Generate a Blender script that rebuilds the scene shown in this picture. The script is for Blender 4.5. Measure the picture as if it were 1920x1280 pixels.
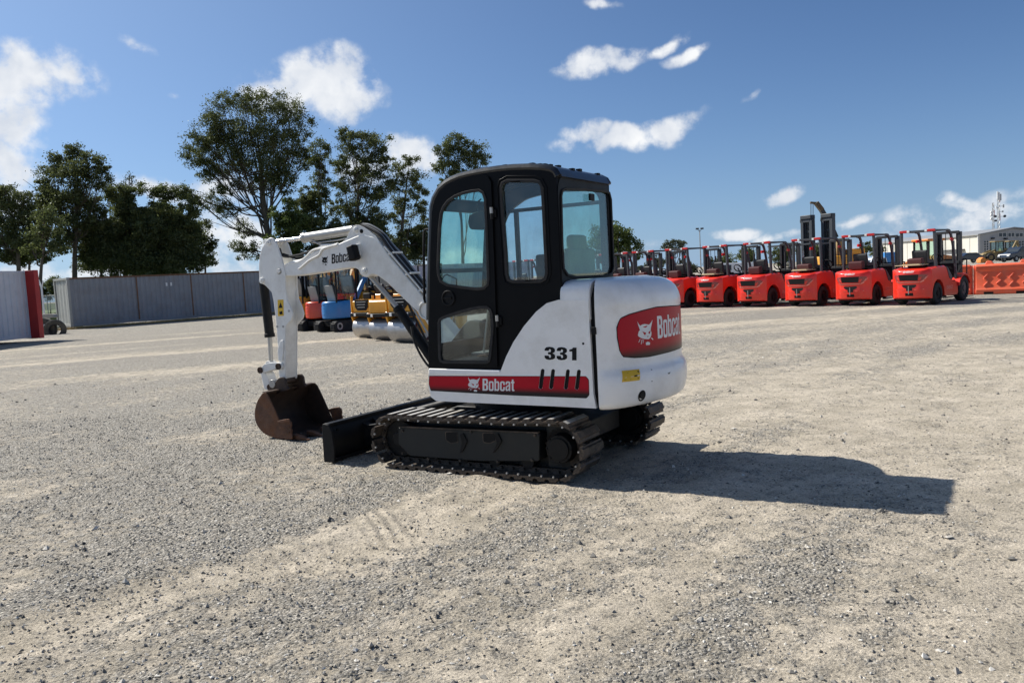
import bpy, bmesh, math, random
import numpy as np
from mathutils import Vector, Matrix
from mathutils.geometry import tessellate_polygon
from bpy_extras.object_utils import world_to_camera_view  # noqa
random.seed(7); RNG = np.random.default_rng(7)
SC = bpy.context.scene; COL = SC.collection
for _o in list(bpy.data.objects): bpy.data.objects.remove(_o)

# ------------------------------------------------------------------ camera
F, PIT, ROL, H = 1551.03, .0775, .0542, 1.54
_cp, _sp, _cr, _sr = math.cos(PIT), math.sin(PIT), math.cos(ROL), math.sin(ROL)
FW = np.array([0, _cp, -_sp]); _up = np.array([0, _sp, _cp]); _rt = np.array([1., 0, 0])
RT = _cr*_rt-_sr*_up; UP = _sr*_rt+_cr*_up
cam = bpy.data.objects.new('camera', bpy.data.cameras.new('camera')); COL.objects.link(cam)
cam.matrix_world = Matrix([[RT[0], UP[0], -FW[0], 0], [RT[1], UP[1], -FW[1], 0], [RT[2], UP[2], -FW[2], H], [0, 0, 0, 1]])
cam.data.sensor_fit = 'HORIZONTAL'; cam.data.sensor_width = 36; cam.data.lens = F/1920*36
cam.data.clip_start = .05; cam.data.clip_end = 9000
SC.camera = cam

def ray(x, y): return FW+(x-960)/F*RT-(y-640)/F*UP
def proj(p):
    d = np.asarray(p, float)-np.array([0, 0, H]); z = d@FW
    return 960+F*(d@RT)/z, 640-F*(d@UP)/z
def at(x, y, Y):                       # point seen at pixel x,y on the world plane y = Y
    r = ray(x, y); t = Y/r[1]; return np.array([0, 0, H])+t*r
def gnd(x, y, z=0.):
    r = ray(x, y); t = (z-H)/r[2]; return np.array([0, 0, H])+t*r
def col_at(x, D, y=480):               # ground position at depth D under pixel column x
    p = at(x, y, D)
    for _ in range(4):
        q = proj((p[0], D, 0)); p[0] += (x-q[0])/F*D
    return p[0]

# ------------------------------------------------------------------ light, sky, exposure
SUN_EL = math.radians(43.0); SUN_DIR = Vector((-.859, .512, 0)).normalized()
world = bpy.data.worlds.new('World'); SC.world = world; world.use_nodes = True
nt = world.node_tree; nt.nodes.clear()
def N(t, typ, **kw):
    n = t.nodes.new(typ)
    for k, v in kw.items():
        if k[0] == 'i' and k[1:].isdigit(): n.inputs[int(k[1:])].default_value = v
        else: setattr(n, k, v)
    return n
def Lk(t, a, ao, b, bi): t.links.new(a.outputs[ao], b.inputs[bi])
def math_n(t, op, a, b=None, clamp=False):
    n = N(t, 'ShaderNodeMath', operation=op); n.use_clamp = clamp
    for i, v in enumerate((a, b)):
        if v is None: continue
        if isinstance(v, (int, float)): n.inputs[i].default_value = v
        else: t.links.new(v, n.inputs[i])
    return n.outputs[0]
sky = N(nt, 'ShaderNodeTexSky'); sky.sky_type = 'NISHITA'; sky.sun_disc = False
sky.sun_elevation = SUN_EL; sky.sun_rotation = math.atan2(SUN_DIR.x, SUN_DIR.y)
sky.altitude = 2000; sky.air_density = 1.0; sky.dust_density = 3.0; sky.ozone_density = 2.6
SKYK = .064
tc = N(nt, 'ShaderNodeTexCoord'); sx = N(nt, 'ShaderNodeSeparateXYZ'); Lk(nt, tc, 'Generated', sx, 0)
az = math_n(nt, 'ARCTAN2', sx.outputs[0], sx.outputs[1]); el = math_n(nt, 'ARCSINE', sx.outputs[2])
cb = N(nt, 'ShaderNodeCombineXYZ'); nt.links.new(az, cb.inputs[0]); nt.links.new(el, cb.inputs[1])
# wispy warp so that cloud outlines are ragged
wn = N(nt, 'ShaderNodeTexNoise'); wn.inputs['Scale'].default_value = 9; wn.inputs['Detail'].default_value = 4
nt.links.new(cb.outputs[0], wn.inputs['Vector'])
wv = N(nt, 'ShaderNodeVectorMath', operation='SUBTRACT'); Lk(nt, wn, 'Color', wv, 0); wv.inputs[1].default_value = (.5, .5, .5)
ws = N(nt, 'ShaderNodeVectorMath', operation='SCALE'); Lk(nt, wv, 0, ws, 0); ws.inputs['Scale'].default_value = .055
wa = N(nt, 'ShaderNodeVectorMath', operation='ADD'); Lk(nt, cb, 0, wa, 0); Lk(nt, ws, 0, wa, 1)
def azel(x, y):
    r = ray(x, y); r = r/np.linalg.norm(r); return math.atan2(r[0], r[1]), math.asin(r[2])
CL = [  # pixel centre, half sizes in pixels, tilt, strength
 (30, 140, 115, 62, -8, 1.05), (-40, 220, 90, 110, 0, .95), (105, 130, 80, 34, 14, .85), (5, 320, 105, 95, 12, .62),
 (245, 78, 44, 15, 12, .42), (320, 172, 22, 10, 0, .3),
 (590, 165, 130, 58, 0, 1.05), (640, 160, 74, 72, 0, 1.1), (525, 155, 76, 32, -12, 1.05),
 (762, 298, 66, 46, 12, 1.1), (700, 330, 80, 45, 0, .6), (1125, 112, 98, 26, -10, .95), (1250, 78, 42, 13, -28, .7), (1285, 96, 44, 14, -14, .7),
 (1165, 262, 125, 28, -3, 1.05), (1250, 243, 84, 28, -16, 1.0), (1100, 252, 52, 26, 6, 1.0), (1132, -4, 42, 13, 0, .6),
 (1402, 186, 24, 8, -50, .35), (1466, 366, 44, 17, -10, .95), (1378, 430, 48, 13, -8, .95), (1455, 432, 50, 13, -4, .7), (1606, 410, 36, 13, -14, .8),
 (1760, 425, 150, 42, -3, .48), (1680, 408, 80, 22, -8, .4), (1790, 392, 48, 18, 0, .7), (1880, 400, 80, 34, -12, .6), (1560, 452, 120, 30, 0, .42), (1720, 455, 260, 34, -3, .45), (1960, 430, 130, 50, 0, .5),
 (430, 430, 70, 60, 0, .8), (400, 355, 90, 30, 0, .8), (290, 350, 110, 26, 0, .75), (440, 490, 120, 30, 0, .6), (1200, 465, 90, 26, 0, .3), (250, 420, 190, 40, 0, .45),
 (560, 470, 160, 40, 0, .5), (160, 500, 180, 26, -3, .8), (840, 480, 200, 34, 0, .45)]
rr = random.Random(3)
mx = None
def cloud(a, e, ha, he, tilt, st):
    global mx
    s1 = N(nt, 'ShaderNodeVectorMath', operation='SUBTRACT'); nt.links.new(wa.outputs[0], s1.inputs[0]); s1.inputs[1].default_value = (a, e, 0)
    rv = N(nt, 'ShaderNodeVectorRotate', rotation_type='Z_AXIS'); nt.links.new(s1.outputs[0], rv.inputs['Vector']); rv.inputs['Angle'].default_value = tilt
    s2 = N(nt, 'ShaderNodeVectorMath', operation='MULTIPLY'); nt.links.new(rv.outputs[0], s2.inputs[0]); s2.inputs[1].default_value = (1/ha, 1/he, 0)
    ln = N(nt, 'ShaderNodeVectorMath', operation='LENGTH'); nt.links.new(s2.outputs[0], ln.inputs[0])
    m = math_n(nt, 'SUBTRACT', 1.25, ln.outputs['Value']); m = math_n(nt, 'MULTIPLY', m, st); m = math_n(nt, 'MINIMUM', m, st)
    mx = m if mx is None else math_n(nt, 'MAXIMUM', mx, m)
for (x, y, hx, hy, tl, st) in CL:
    a, e = azel(x, y); cloud(a, e, hx/F*1.05, hy/F*1.05, math.radians(tl)+ROL, st)
for i in range(26):                    # clouds go on out of view, with more added to whiten the fill light
    a = rr.choice((-1, 1))*rr.uniform(.85, 3.1); e = rr.uniform(.08, 1.1); w = rr.uniform(.07, .2)
    cloud(a, e, w, w*rr.uniform(.25, .5), rr.uniform(-.2, .2), rr.uniform(.6, 1))
mx = math_n(nt, 'MAXIMUM', mx, 0.)
fn = N(nt, 'ShaderNodeTexNoise'); fn.inputs['Scale'].default_value = 24; fn.inputs['Detail'].default_value = 12; fn.inputs['Roughness'].default_value = .58
nt.links.new(cb.outputs[0], fn.inputs['Vector'])
d1 = math_n(nt, 'SUBTRACT', fn.outputs['Fac'], .5); d1 = math_n(nt, 'MULTIPLY', d1, 2.5)
d1 = math_n(nt, 'MULTIPLY', d1, math_n(nt, 'MINIMUM', math_n(nt, 'MULTIPLY', mx, 2.2), 1.))
dens = math_n(nt, 'ADD', mx, d1)
mr = N(nt, 'ShaderNodeMapRange', interpolation_type='SMOOTHSTEP'); nt.links.new(dens, mr.inputs[0])
mr.inputs[1].default_value = .20; mr.inputs[2].default_value = .92; mr.inputs[3].default_value = 0; mr.inputs[4].default_value = .97
lp = N(nt, 'ShaderNodeTexNoise'); lp.inputs['Scale'].default_value = 22; lp.inputs['Detail'].default_value = 5; Lk(nt, wa, 0, lp, 'Vector')
cr = N(nt, 'ShaderNodeMapRange'); Lk(nt, lp, 'Fac', cr, 0); cr.inputs[1].default_value = .3; cr.inputs[2].default_value = .7
cc = N(nt, 'ShaderNodeMix', data_type='RGBA'); Lk(nt, cr, 0, cc, 0)
cc.inputs[6].default_value = (7.4, 8.0, 9.0, 1); cc.inputs[7].default_value = (11.2, 11.3, 11.4, 1)
skb = N(nt, 'ShaderNodeMix', data_type='RGBA', blend_type='MULTIPLY'); skb.inputs[0].default_value = 1; Lk(nt, sky, 0, skb, 6); skb.inputs[7].default_value = (.61, .82, 1.05, 1)
hz = math_n(nt, 'POWER', 2.718, math_n(nt, 'MULTIPLY', math_n(nt, 'ABSOLUTE', el), -9.)); hz = math_n(nt, 'MULTIPLY', hz, .75)
hm = N(nt, 'ShaderNodeMix', data_type='RGBA'); nt.links.new(hz, hm.inputs[0]); nt.links.new(skb.outputs[2], hm.inputs[6]); hm.inputs[7].default_value = (3.9, 5.7, 8.3, 1)
mixc = N(nt, 'ShaderNodeMix', data_type='RGBA'); Lk(nt, mr, 0, mixc, 0); # haze scattering brightens the sky on the sun's side
sv = N(nt, 'ShaderNodeVectorMath', operation='DOT_PRODUCT'); Lk(nt, tc, 'Generated', sv, 0); sv.inputs[1].default_value = (SUN_DIR.x*math.cos(SUN_EL), SUN_DIR.y*math.cos(SUN_EL), math.sin(SUN_EL))
ga = math_n(nt, 'MULTIPLY', math_n(nt, 'POWER', math_n(nt, 'MAXIMUM', sv.outputs['Value'], 0.), 3.), 2.6)
gc = N(nt, 'ShaderNodeVectorMath', operation='SCALE'); gc.inputs[0].default_value = (.95, 1.12, 1.15); nt.links.new(ga, gc.inputs['Scale'])
hs = N(nt, 'ShaderNodeVectorMath', operation='ADD'); nt.links.new(hm.outputs[2], hs.inputs[0]); Lk(nt, gc, 0, hs, 1); nt.links.new(hs.outputs[0], mixc.inputs[6]); nt.links.new(cc.outputs[2], mixc.inputs[7])
bg = N(nt, 'ShaderNodeBackground'); nt.links.new(mixc.outputs[2], bg.inputs[0]); bg.inputs[1].default_value = SKYK
wo = N(nt, 'ShaderNodeOutputWorld'); Lk(nt, bg, 0, wo, 0)

sd = bpy.data.lights.new('sun', 'SUN'); sun = bpy.data.objects.new('sun', sd); COL.objects.link(sun)
sd.energy = 4.7; sd.angle = math.radians(.53); sd.color = (1, .95, .86)
_s = Vector((SUN_DIR.x*math.cos(SUN_EL), SUN_DIR.y*math.cos(SUN_EL), math.sin(SUN_EL)))
sun.rotation_euler = _s.to_track_quat('Z', 'Y').to_euler()
vs = SC.view_settings; vs.view_transform = 'Standard'; vs.look = 'None'; vs.exposure = 0.47; vs.gamma = 1; vs.use_curve_mapping = False
SC.cycles.max_bounces = 6; SC.cycles.diffuse_bounces = 3; SC.cycles.glossy_bounces = 3; SC.cycles.transparent_max_bounces = 16
SC.cycles.sample_clamp_indirect = 8

# ------------------------------------------------------------------ materials
def M(name, col, rough=.5, metal=0., var=.1, vs=5, bump=0., bs=60, dirt=None, dk=.5, ds=4, coat=0., spec=.5):
    m = bpy.data.materials.new(name); m.use_nodes = True; t = m.node_tree; b = t.nodes['Principled BSDF']
    b.inputs['Roughness'].default_value = rough; b.inputs['Metallic'].default_value = metal
    b.inputs['Coat Weight'].default_value = coat; b.inputs['Coat Roughness'].default_value = .12
    b.inputs['Specular IOR Level'].default_value = spec
    tc = N(t, 'ShaderNodeTexCoord')
    n = N(t, 'ShaderNodeTexNoise'); n.inputs['Scale'].default_value = vs; n.inputs['Detail'].default_value = 6; Lk(t, tc, 'Object', n, 'Vector')
    c0 = tuple(max(0, c*(1-var*2)) for c in col)+(1,); c1 = tuple(min(1, c*(1+var*2)) for c in col)+(1,)
    x = N(t, 'ShaderNodeMix', data_type='RGBA'); Lk(t, n, 'Fac', x, 0); x.inputs[6].default_value = c0; x.inputs[7].default_value = c1
    out = x.outputs[2]
    if dirt:
        dn = N(t, 'ShaderNodeTexNoise'); dn.inputs['Scale'].default_value = ds; dn.inputs['Detail'].default_value = 8; dn.inputs['Roughness'].default_value = .7
        Lk(t, tc, 'Object', dn, 'Vector')
        r = N(t, 'ShaderNodeMapRange'); Lk(t, dn, 'Fac', r, 0); r.inputs[1].default_value = .45; r.inputs[2].default_value = .72; r.inputs[4].default_value = dk
        y = N(t, 'ShaderNodeMix', data_type='RGBA'); Lk(t, r, 0, y, 0); t.links.new(out, y.inputs[6]); y.inputs[7].default_value = tuple(dirt)+(1,)
        out = y.outputs[2]
        rr_ = math_n(t, 'MULTIPLY_ADD', r.outputs[0], .35); rr_.node.inputs[2].default_value = rough; t.links.new(rr_, b.inputs['Roughness'])
    t.links.new(out, b.inputs['Base Color'])
    if bump:
        bn = N(t, 'ShaderNodeTexNoise'); bn.inputs['Scale'].default_value = bs; bn.inputs['Detail'].default_value = 4; Lk(t, tc, 'Object', bn, 'Vector')
        bp = N(t, 'ShaderNodeBump'); bp.inputs['Strength'].default_value = bump; bp.inputs['Distance'].default_value = .01
        Lk(t, bn, 'Fac', bp, 'Height'); Lk(t, bp, 0, b, 'Normal')
    return m
DUST = (.36, .31, .25)
MT = dict(
 white=M('white_paint', (.88, .88, .865), .30, var=.02, dirt=(.50, .47, .41), dk=.32, ds=4.5, coat=.25),
 whitearm=M('arm_white_paint', (.86, .85, .81), .42, var=.03, dirt=(.42, .38, .32), dk=.42, ds=5, coat=.1),
 black=M('black_cab_paint', (.0025, .0028, .004), .40, var=.1, dirt=(.012, .012, .012), dk=.3, ds=5, coat=.0, spec=.13),
 blackm=M('black_matt', (.004, .004, .005), .6, var=.15, dirt=(.02, .018, .015), dk=.4, spec=.25),
 under=M('undercarriage_black', (.0045, .005, .006), .5, var=.2, dirt=(.03, .026, .02), dk=.5, ds=7, spec=.25),
 frameb=M('frame_blue_black', (.010, .0125, .0135), .5, var=.2, dirt=(.04, .035, .028), dk=.5, ds=7, spec=.4),
 roofblk=M('roof_black_gloss', (.006, .0065, .008), .3, var=.1, dirt=(.05, .048, .044), dk=.4, ds=6, coat=.3),
 rubber=M('rubber', (.018, .018, .019), .8, var=.15, dirt=(.09, .08, .07), dk=.5, ds=8),
 shoe=M('track_steel', (.034, .028, .023), .55, .3, var=.3, vs=14, bump=.5, bs=70, dirt=(.20, .15, .11), dk=.85, ds=7),
 polished=M('worn_bright_steel', (.62, .60, .56), .5, .45, var=.15, vs=30, bump=.2, bs=90, dirt=(.25, .2, .15), dk=.5, ds=20),
 chrome=M('chrome_rod', (.75, .75, .76), .14, 1., var=.02),
 steelgrey=M('cylinder_grey', (.42, .41, .39), .38, .5, var=.08),
 rust=M('rusty_steel', (.13, .062, .035), .66, .25, var=.4, vs=9, bump=.4, bs=50, dirt=(.22, .085, .03), dk=.75, ds=7),
 darkrust=M('dark_bucket_steel', (.06, .038, .027), .6, .3, var=.35, vs=9, bump=.3, bs=50, dirt=(.10, .05, .028), dk=.5, ds=5),
 red=M('forklift_red', (.80, .030, .014), .3, var=.04, dirt=(.4, .13, .09), dk=.16, ds=4, coat=.4),
 grey=M('guard_grey', (.055, .062, .07), .5, var=.08),
 seat=M('seat_vinyl', (.02, .02, .022), .55, var=.1),
 seatgreen=M('dusty_green_seat', (.22, .27, .19), .7, var=.12),
 wood=M('pale_cardboard', (.55, .45, .28), .8, var=.12),
 decalblk=M('decal_black', (.006, .006, .007), .5, var=.05, spec=.2),
 decalwht=M('decal_white', (.72, .73, .74), .4, var=.03),
 yellow=M('machine_yellow', (.72, .33, .02), .38, var=.06, dirt=(.3, .18, .06), dk=.25, coat=.2),
 stick=M('sticker_yellow', (.75, .46, .02), .45, var=.05),
 orange=M('mini_orange', (.62, .25, .04), .38, var=.05, coat=.3),
 minired=M('mini_red', (.72, .07, .03), .35, var=.05, coat=.3),
 blue=M('mini_blue', (.03, .20, .50), .35, var=.05, coat=.3),
 drum=M('drum_steel', (.42, .41, .40), .38, .75, var=.12, vs=10, bump=.1),
 barrier=M('barrier_orange', (.85, .13, .05), .5, var=.05, dirt=(.5, .3, .22), dk=.3),
 cont=M('container_grey', (.25, .265, .285), .55, var=.08, vs=1.5, dirt=(.20, .15, .11), dk=.35, ds=1.3),
 contend=M('container_end_grey', (.37, .37, .34), .6, var=.08, dirt=(.22, .2, .16), dk=.4, ds=2),
 contrust=M('container_rust', (.16, .085, .045), .8, var=.3, vs=4),
 contwhite=M('container_white', (.60, .62, .66), .5, var=.05, vs=1, dirt=(.4, .38, .36), dk=.3, ds=1.6),
 contlilac=M('container_lilac', (.50, .49, .56), .5, var=.05),
 contred=M('container_red', (.42, .022, .018), .5, var=.12, vs=2),
 wallcream=M('cream_wall', (.60, .575, .50), .8, var=.06, vs=.4),
 wallgrey=M('grey_wall', (.36, .365, .37), .8, var=.06, vs=.4),
 roofm=M('grey_roof', (.30, .31, .32), .6, var=.08, vs=.4),
 winb=M('window_dark', (.04, .05, .06), .15, var=.1),
 frame=M('pale_frame', (.5, .5, .48), .6, var=.05),
 bark=M('bark', (.105, .085, .062), .9, var=.3, vs=3, bump=.5, bs=12),
 concrete=M('concrete', (.34, .32, .28), .9, var=.15, vs=6, bump=.3),
 lampred=M('red_lamp', (.55, .02, .02), .3, var=.03),
 tape=M('white_tape', (.8, .8, .78), .5, var=.03),
 tan=M('backhoe_tan', (.28, .20, .08), .6, var=.15, dirt=(.15, .12, .08), dk=.5),
 carblue=M('dark_car_paint', (.02, .03, .05), .2, var=.05, coat=.6),
 carwhite=M('white_car_paint', (.7, .72, .74), .25, var=.03, coat=.5),
 mast=M('mast_dark', (.045, .048, .05), .5, .2, var=.15, vs=10),
)
def glass(name, tint, gl=.10):
    m = bpy.data.materials.new(name); m.use_nodes = True; t = m.node_tree; t.nodes.clear()
    o = N(t, 'ShaderNodeOutputMaterial'); tr = N(t, 'ShaderNodeBsdfTransparent'); g = N(t, 'ShaderNodeBsdfGlossy'); g.inputs['Roughness'].default_value = .02
    df = N(t, 'ShaderNodeBsdfDiffuse'); df.inputs[0].default_value = (.45, .45, .42, 1)
    nz = N(t, 'ShaderNodeTexNoise'); nz.inputs['Scale'].default_value = 7; nz.inputs['Detail'].default_value = 7
    tcx = N(t, 'ShaderNodeTexCoord'); Lk(t, tcx, 'Object', nz, 'Vector')
    r = N(t, 'ShaderNodeMapRange'); Lk(t, nz, 'Fac', r, 0); r.inputs[1].default_value = .35; r.inputs[2].default_value = .75; r.inputs[3].default_value = .0; r.inputs[4].default_value = .07
    tr.inputs[0].default_value = tuple(tint)+(1,)
    fr = N(t, 'ShaderNodeLayerWeight'); fa = math_n(t, 'ADD', math_n(t, 'MULTIPLY', math_n(t, 'POWER', fr.outputs['Facing'], 4.), .9), gl, True)
    a = N(t, 'ShaderNodeMixShader'); t.links.new(fa, a.inputs[0]); Lk(t, tr, 0, a, 1); Lk(t, g, 0, a, 2)
    b = N(t, 'ShaderNodeMixShader'); Lk(t, r, 0, b, 0); Lk(t, a, 0, b, 1); Lk(t, df, 0, b, 2)
    Lk(t, b, 0, o, 0); return m
MT['glass'] = glass('cab_glass', (.80, .95, .93), .06); MT['glassc'] = glass('clear_glass', (.90, .96, .97), .06)
MT['glassg'] = glass('green_glass', (.78, .93, .86), .08)
def zgrad(name, c0, c1, z0, z1):        # print that runs from one ink to the other over a height
    m = bpy.data.materials.new(name); m.use_nodes = True; t = m.node_tree; b = t.nodes['Principled BSDF']; b.inputs['Roughness'].default_value = .35
    tcx = N(t, 'ShaderNodeTexCoord'); s = N(t, 'ShaderNodeSeparateXYZ'); Lk(t, tcx, 'Object', s, 0)
    r = N(t, 'ShaderNodeMapRange', interpolation_type='SMOOTHSTEP'); Lk(t, s, 2, r, 0); r.inputs[1].default_value = z0; r.inputs[2].default_value = z1
    x = N(t, 'ShaderNodeMix', data_type='RGBA'); Lk(t, r, 0, x, 0); x.inputs[6].default_value = c0+(1,); x.inputs[7].default_value = c1+(1,)
    b.inputs['Specular IOR Level'].default_value = .2; t.links.new(x.outputs[2], b.inputs['Base Color']); return m

# ------------------------------------------------------------------ mesh helpers
def rp(pts, r=.03, n=4):               # round the corners of a 2-D outline
    out = []; m = len(pts)
    for i in range(m):
        p = np.array(pts[i][:2], float); a = np.array(pts[i-1][:2], float); b = np.array(pts[(i+1) % m][:2], float)
        rad = pts[i][2] if len(pts[i]) > 2 else r
        la, lb = np.linalg.norm(a-p), np.linalg.norm(b-p)
        if rad <= 0 or la < 1e-6 or lb < 1e-6: out.append(tuple(p)); continue
        q = min(rad, la*.48, lb*.48); A = p+(a-p)/la*q; B = p+(b-p)/lb*q
        for k in range(n+1):
            s = k/n; out.append(tuple((1-s)**2*A+2*s*(1-s)*p+s*s*B))
    return out
def circ(cx, cy, r, n=16, ry=None):
    return [(cx+r*math.cos(2*math.pi*k/n), cy+(ry or r)*math.sin(2*math.pi*k/n)) for k in range(n)]
def grow(poly, d):
    P = np.array([q[:2] for q in poly], float); c = P.mean(0); out = []
    n = len(P)
    for i in range(n):
        t = P[(i+1) % n]-P[i-1]; t = t/(np.linalg.norm(t)+1e-9); nn = np.array([t[1], -t[0]])
        if nn@(P[i]-c) < 0: nn = -nn
        out.append(tuple(P[i]+nn*d))
    return out
class MB:
    def __init__(s): s.v = []; s.f = []
    def add(s, vs, fs):
        o = len(s.v); s.v += [tuple(float(c) for c in p) for p in vs]; s.f += [tuple(i+o for i in f) for f in fs]; return s
    def box(s, x0, x1, y0, y1, z0, z1, R=None, c=(0, 0, 0)):
        vs = [(x, y, z) for z in (z0, z1) for y in (y0, y1) for x in (x0, x1)]
        if R is not None: vs = [tuple(R @ Vector(v)+Vector(c)) for v in vs]
        return s.add(vs, [(0, 2, 3, 1), (4, 5, 7, 6), (0, 1, 5, 4), (2, 6, 7, 3), (0, 4, 6, 2), (1, 3, 7, 5)])
    def beam(s, p0, p1, w, h, up=(0, 0, 1)):
        p0, p1 = Vector(p0), Vector(p1); d = (p1-p0).normalized(); u = Vector(up)
        if abs(d.dot(u)) > .98: u = Vector((1, 0, 0))
        sd_ = d.cross(u).normalized(); u = sd_.cross(d).normalized()
        vs = [p+sd_*a*w/2+u*b*h/2 for p in (p0, p1) for a, b in ((-1, -1), (1, -1), (1, 1), (-1, 1))]
        return s.add(vs, [(3, 2, 1, 0), (4, 5, 6, 7), (0, 1, 5, 4), (1, 2, 6, 5), (2, 3, 7, 6), (3, 0, 4, 7)])
    def tube(s, pts, r, n=8, caps=True):
        P = [Vector(p) for p in pts]; rs = r if isinstance(r, (list, tuple)) else [r]*len(P); vs = []; fs = []
        u = None
        for i, p in enumerate(P):
            d = (P[min(i+1, len(P)-1)]-P[max(i-1, 0)]).normalized()
            if u is None: u = d.orthogonal().normalized()
            else: u = (u-d*u.dot(d)); u = u.normalized() if u.length > 1e-6 else d.orthogonal().normalized()
            w = d.cross(u)
            for k in range(n):
                a = 2*math.pi*k/n; vs.append(p+(u*math.cos(a)+w*math.sin(a))*rs[i])
        for i in range(len(P)-1):
            for k in range(n): fs.append((i*n+k, i*n+(k+1) % n, (i+1)*n+(k+1) % n, (i+1)*n+k))
        if caps: fs.append(tuple(range(n))[::-1]); fs.append(tuple((len(P)-1)*n+k for k in range(n)))
        return s.add(vs, fs)
    def cyl(s, p0, p1, r, r1=None, n=20): return s.tube([p0, p1], [r, r if r1 is None else r1], n)
    def ring(s, p0, p1, ro, ri, n=24):
        p0, p1 = Vector(p0), Vector(p1); d = (p1-p0).normalized(); u = d.orthogonal().normalized(); w = d.cross(u); vs = []
        for p, r in ((p0, ro), (p1, ro), (p1, ri), (p0, ri)):
            for k in range(n): a = 2*math.pi*k/n; vs.append(p+(u*math.cos(a)+w*math.sin(a))*r)
        fs = []
        for j in range(4):
            for k in range(n): fs.append((j*n+k, j*n+(k+1) % n, ((j+1) % 4)*n+(k+1) % n, ((j+1) % 4)*n+k))
        return s.add(vs, fs)
    @staticmethod
    def m3(axis, a, p): return (p[0], a, p[1]) if axis == 'y' else (a, p[0], p[1]) if axis == 'x' else (p[0], p[1], a)
    def prism(s, poly, axis, a0, a1):
        n = len(poly); vs = [s.m3(axis, a0, p) for p in poly]+[s.m3(axis, a1, p) for p in poly]
        return s.add(vs, [tuple(range(n)), tuple(range(2*n-1, n-1, -1))]+[(i, i+n, (i+1) % n+n, (i+1) % n) for i in range(n)])
    def plate(s, outer, holes, axis, a0, a1):
        loops = [outer]+list(holes); flat = [p for l in loops for p in l]
        tris = tessellate_polygon([[Vector((p[0], p[1], 0)) for p in l] for l in loops]); n = len(flat)
        vs = [s.m3(axis, a0, p) for p in flat]+[s.m3(axis, a1, p) for p in flat]
        fs = [tuple(t) for t in tris]+[tuple(i+n for i in t[::-1]) for t in tris]; o = 0
        for l in loops:
            m = len(l)
            for i in range(m): j = (i+1) % m; fs.append((o+i, o+j, o+j+n, o+i+n))
            o += m
        return s.add(vs, fs)
    def strip(s, prof, axis, a0, a1, th, closed=False):   # a sheet that follows a 2-D profile
        P = [np.array(p, float) for p in prof]; n = len(P); q = []
        for i in range(n):
            d = P[min(i+1, n-1)]-P[max(i-1, 0)]; d = d/np.linalg.norm(d); q.append(P[i]+np.array([-d[1], d[0]])*th)
        return s.prism([tuple(p) for p in P]+[tuple(p) for p in q[::-1]], axis, a0, a1) if n < 3 else s._strip(P, q, axis, a0, a1)
    def _strip(s, P, q, axis, a0, a1):
        n = len(P); vs = [s.m3(axis, a, p) for a in (a0, a1) for L_ in (P, q) for p in L_]; fs = []
        for i in range(n-1):
            A, B, C_, D_ = i, n+i, 2*n+i, 3*n+i
            fs += [(A, A+1, C_+1, C_), (B, D_, D_+1, B+1), (A, B, B+1, A+1), (C_, C_+1, D_+1, D_)]
        fs += [(0, 2*n, 3*n, n), (n-1, 2*n-1, 4*n-1, 3*n-1)]
        return s.add(vs, fs)
    def build(s, name, mat, parent=None, bevel=0., seg=2, ang=35, fixn=True, loc=None):
        me = bpy.data.meshes.new(name); me.from_pydata(s.v, [], s.f)
        if fixn:
            b = bmesh.new(); b.from_mesh(me); bmesh.ops.recalc_face_normals(b, faces=b.faces); b.to_mesh(me); b.free()
        me.polygons.foreach_set('use_smooth', [True]*len(me.polygons)); me.update()
        try: me.set_sharp_from_angle(angle=math.radians(ang))
        except Exception: pass
        me.materials.append(MT[mat] if isinstance(mat, str) else mat)
        o = bpy.data.objects.new(name, me); COL.objects.link(o)
        if parent: o.parent = parent
        if loc is not None: o.location = loc
        if bevel:
            m = o.modifiers.new('bevel', 'BEVEL'); m.width = bevel; m.segments = seg; m.limit_method = 'ANGLE'; m.angle_limit = math.radians(40); m.use_clamp_overlap = True
        return o
def tag(o, label=None, cat=None, group=None, kind=None):
    if label: o['label'] = label
    if cat: o['category'] = cat
    if group: o['group'] = group
    if kind: o['kind'] = kind
    return o
def empty(name, loc, rz, label, cat, group=None):
    o = bpy.data.objects.new(name, None); COL.objects.link(o); o.location = loc; o.rotation_euler = (0, 0, rz); o.empty_display_size = .2
    return tag(o, label, cat, group)
def copy_tree(o, parent=None):
    c = o.copy(); COL.objects.link(c); c.parent = parent
    for ch in list(o.children): copy_tree(ch, c)
    return c
def npmesh(name, V, Q, mat, smooth=False, parent=None):
    me = bpy.data.meshes.new(name); V = np.asarray(V, np.float32); Q = np.asarray(Q, np.int32); k = Q.shape[1]
    me.vertices.add(len(V)); me.vertices.foreach_set('co', V.ravel())
    me.loops.add(Q.size); me.loops.foreach_set('vertex_index', Q.ravel())
    me.polygons.add(len(Q)); me.polygons.foreach_set('loop_start', np.arange(0, Q.size, k, dtype=np.int32)); me.polygons.foreach_set('loop_total', np.full(len(Q), k, np.int32))
    me.polygons.foreach_set('use_smooth', np.full(len(Q), smooth)); me.update(calc_edges=True); me.validate()
    me.materials.append(MT[mat] if isinstance(mat, str) else mat)
    o = bpy.data.objects.new(name, me); COL.objects.link(o); o.parent = parent; return o
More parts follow.
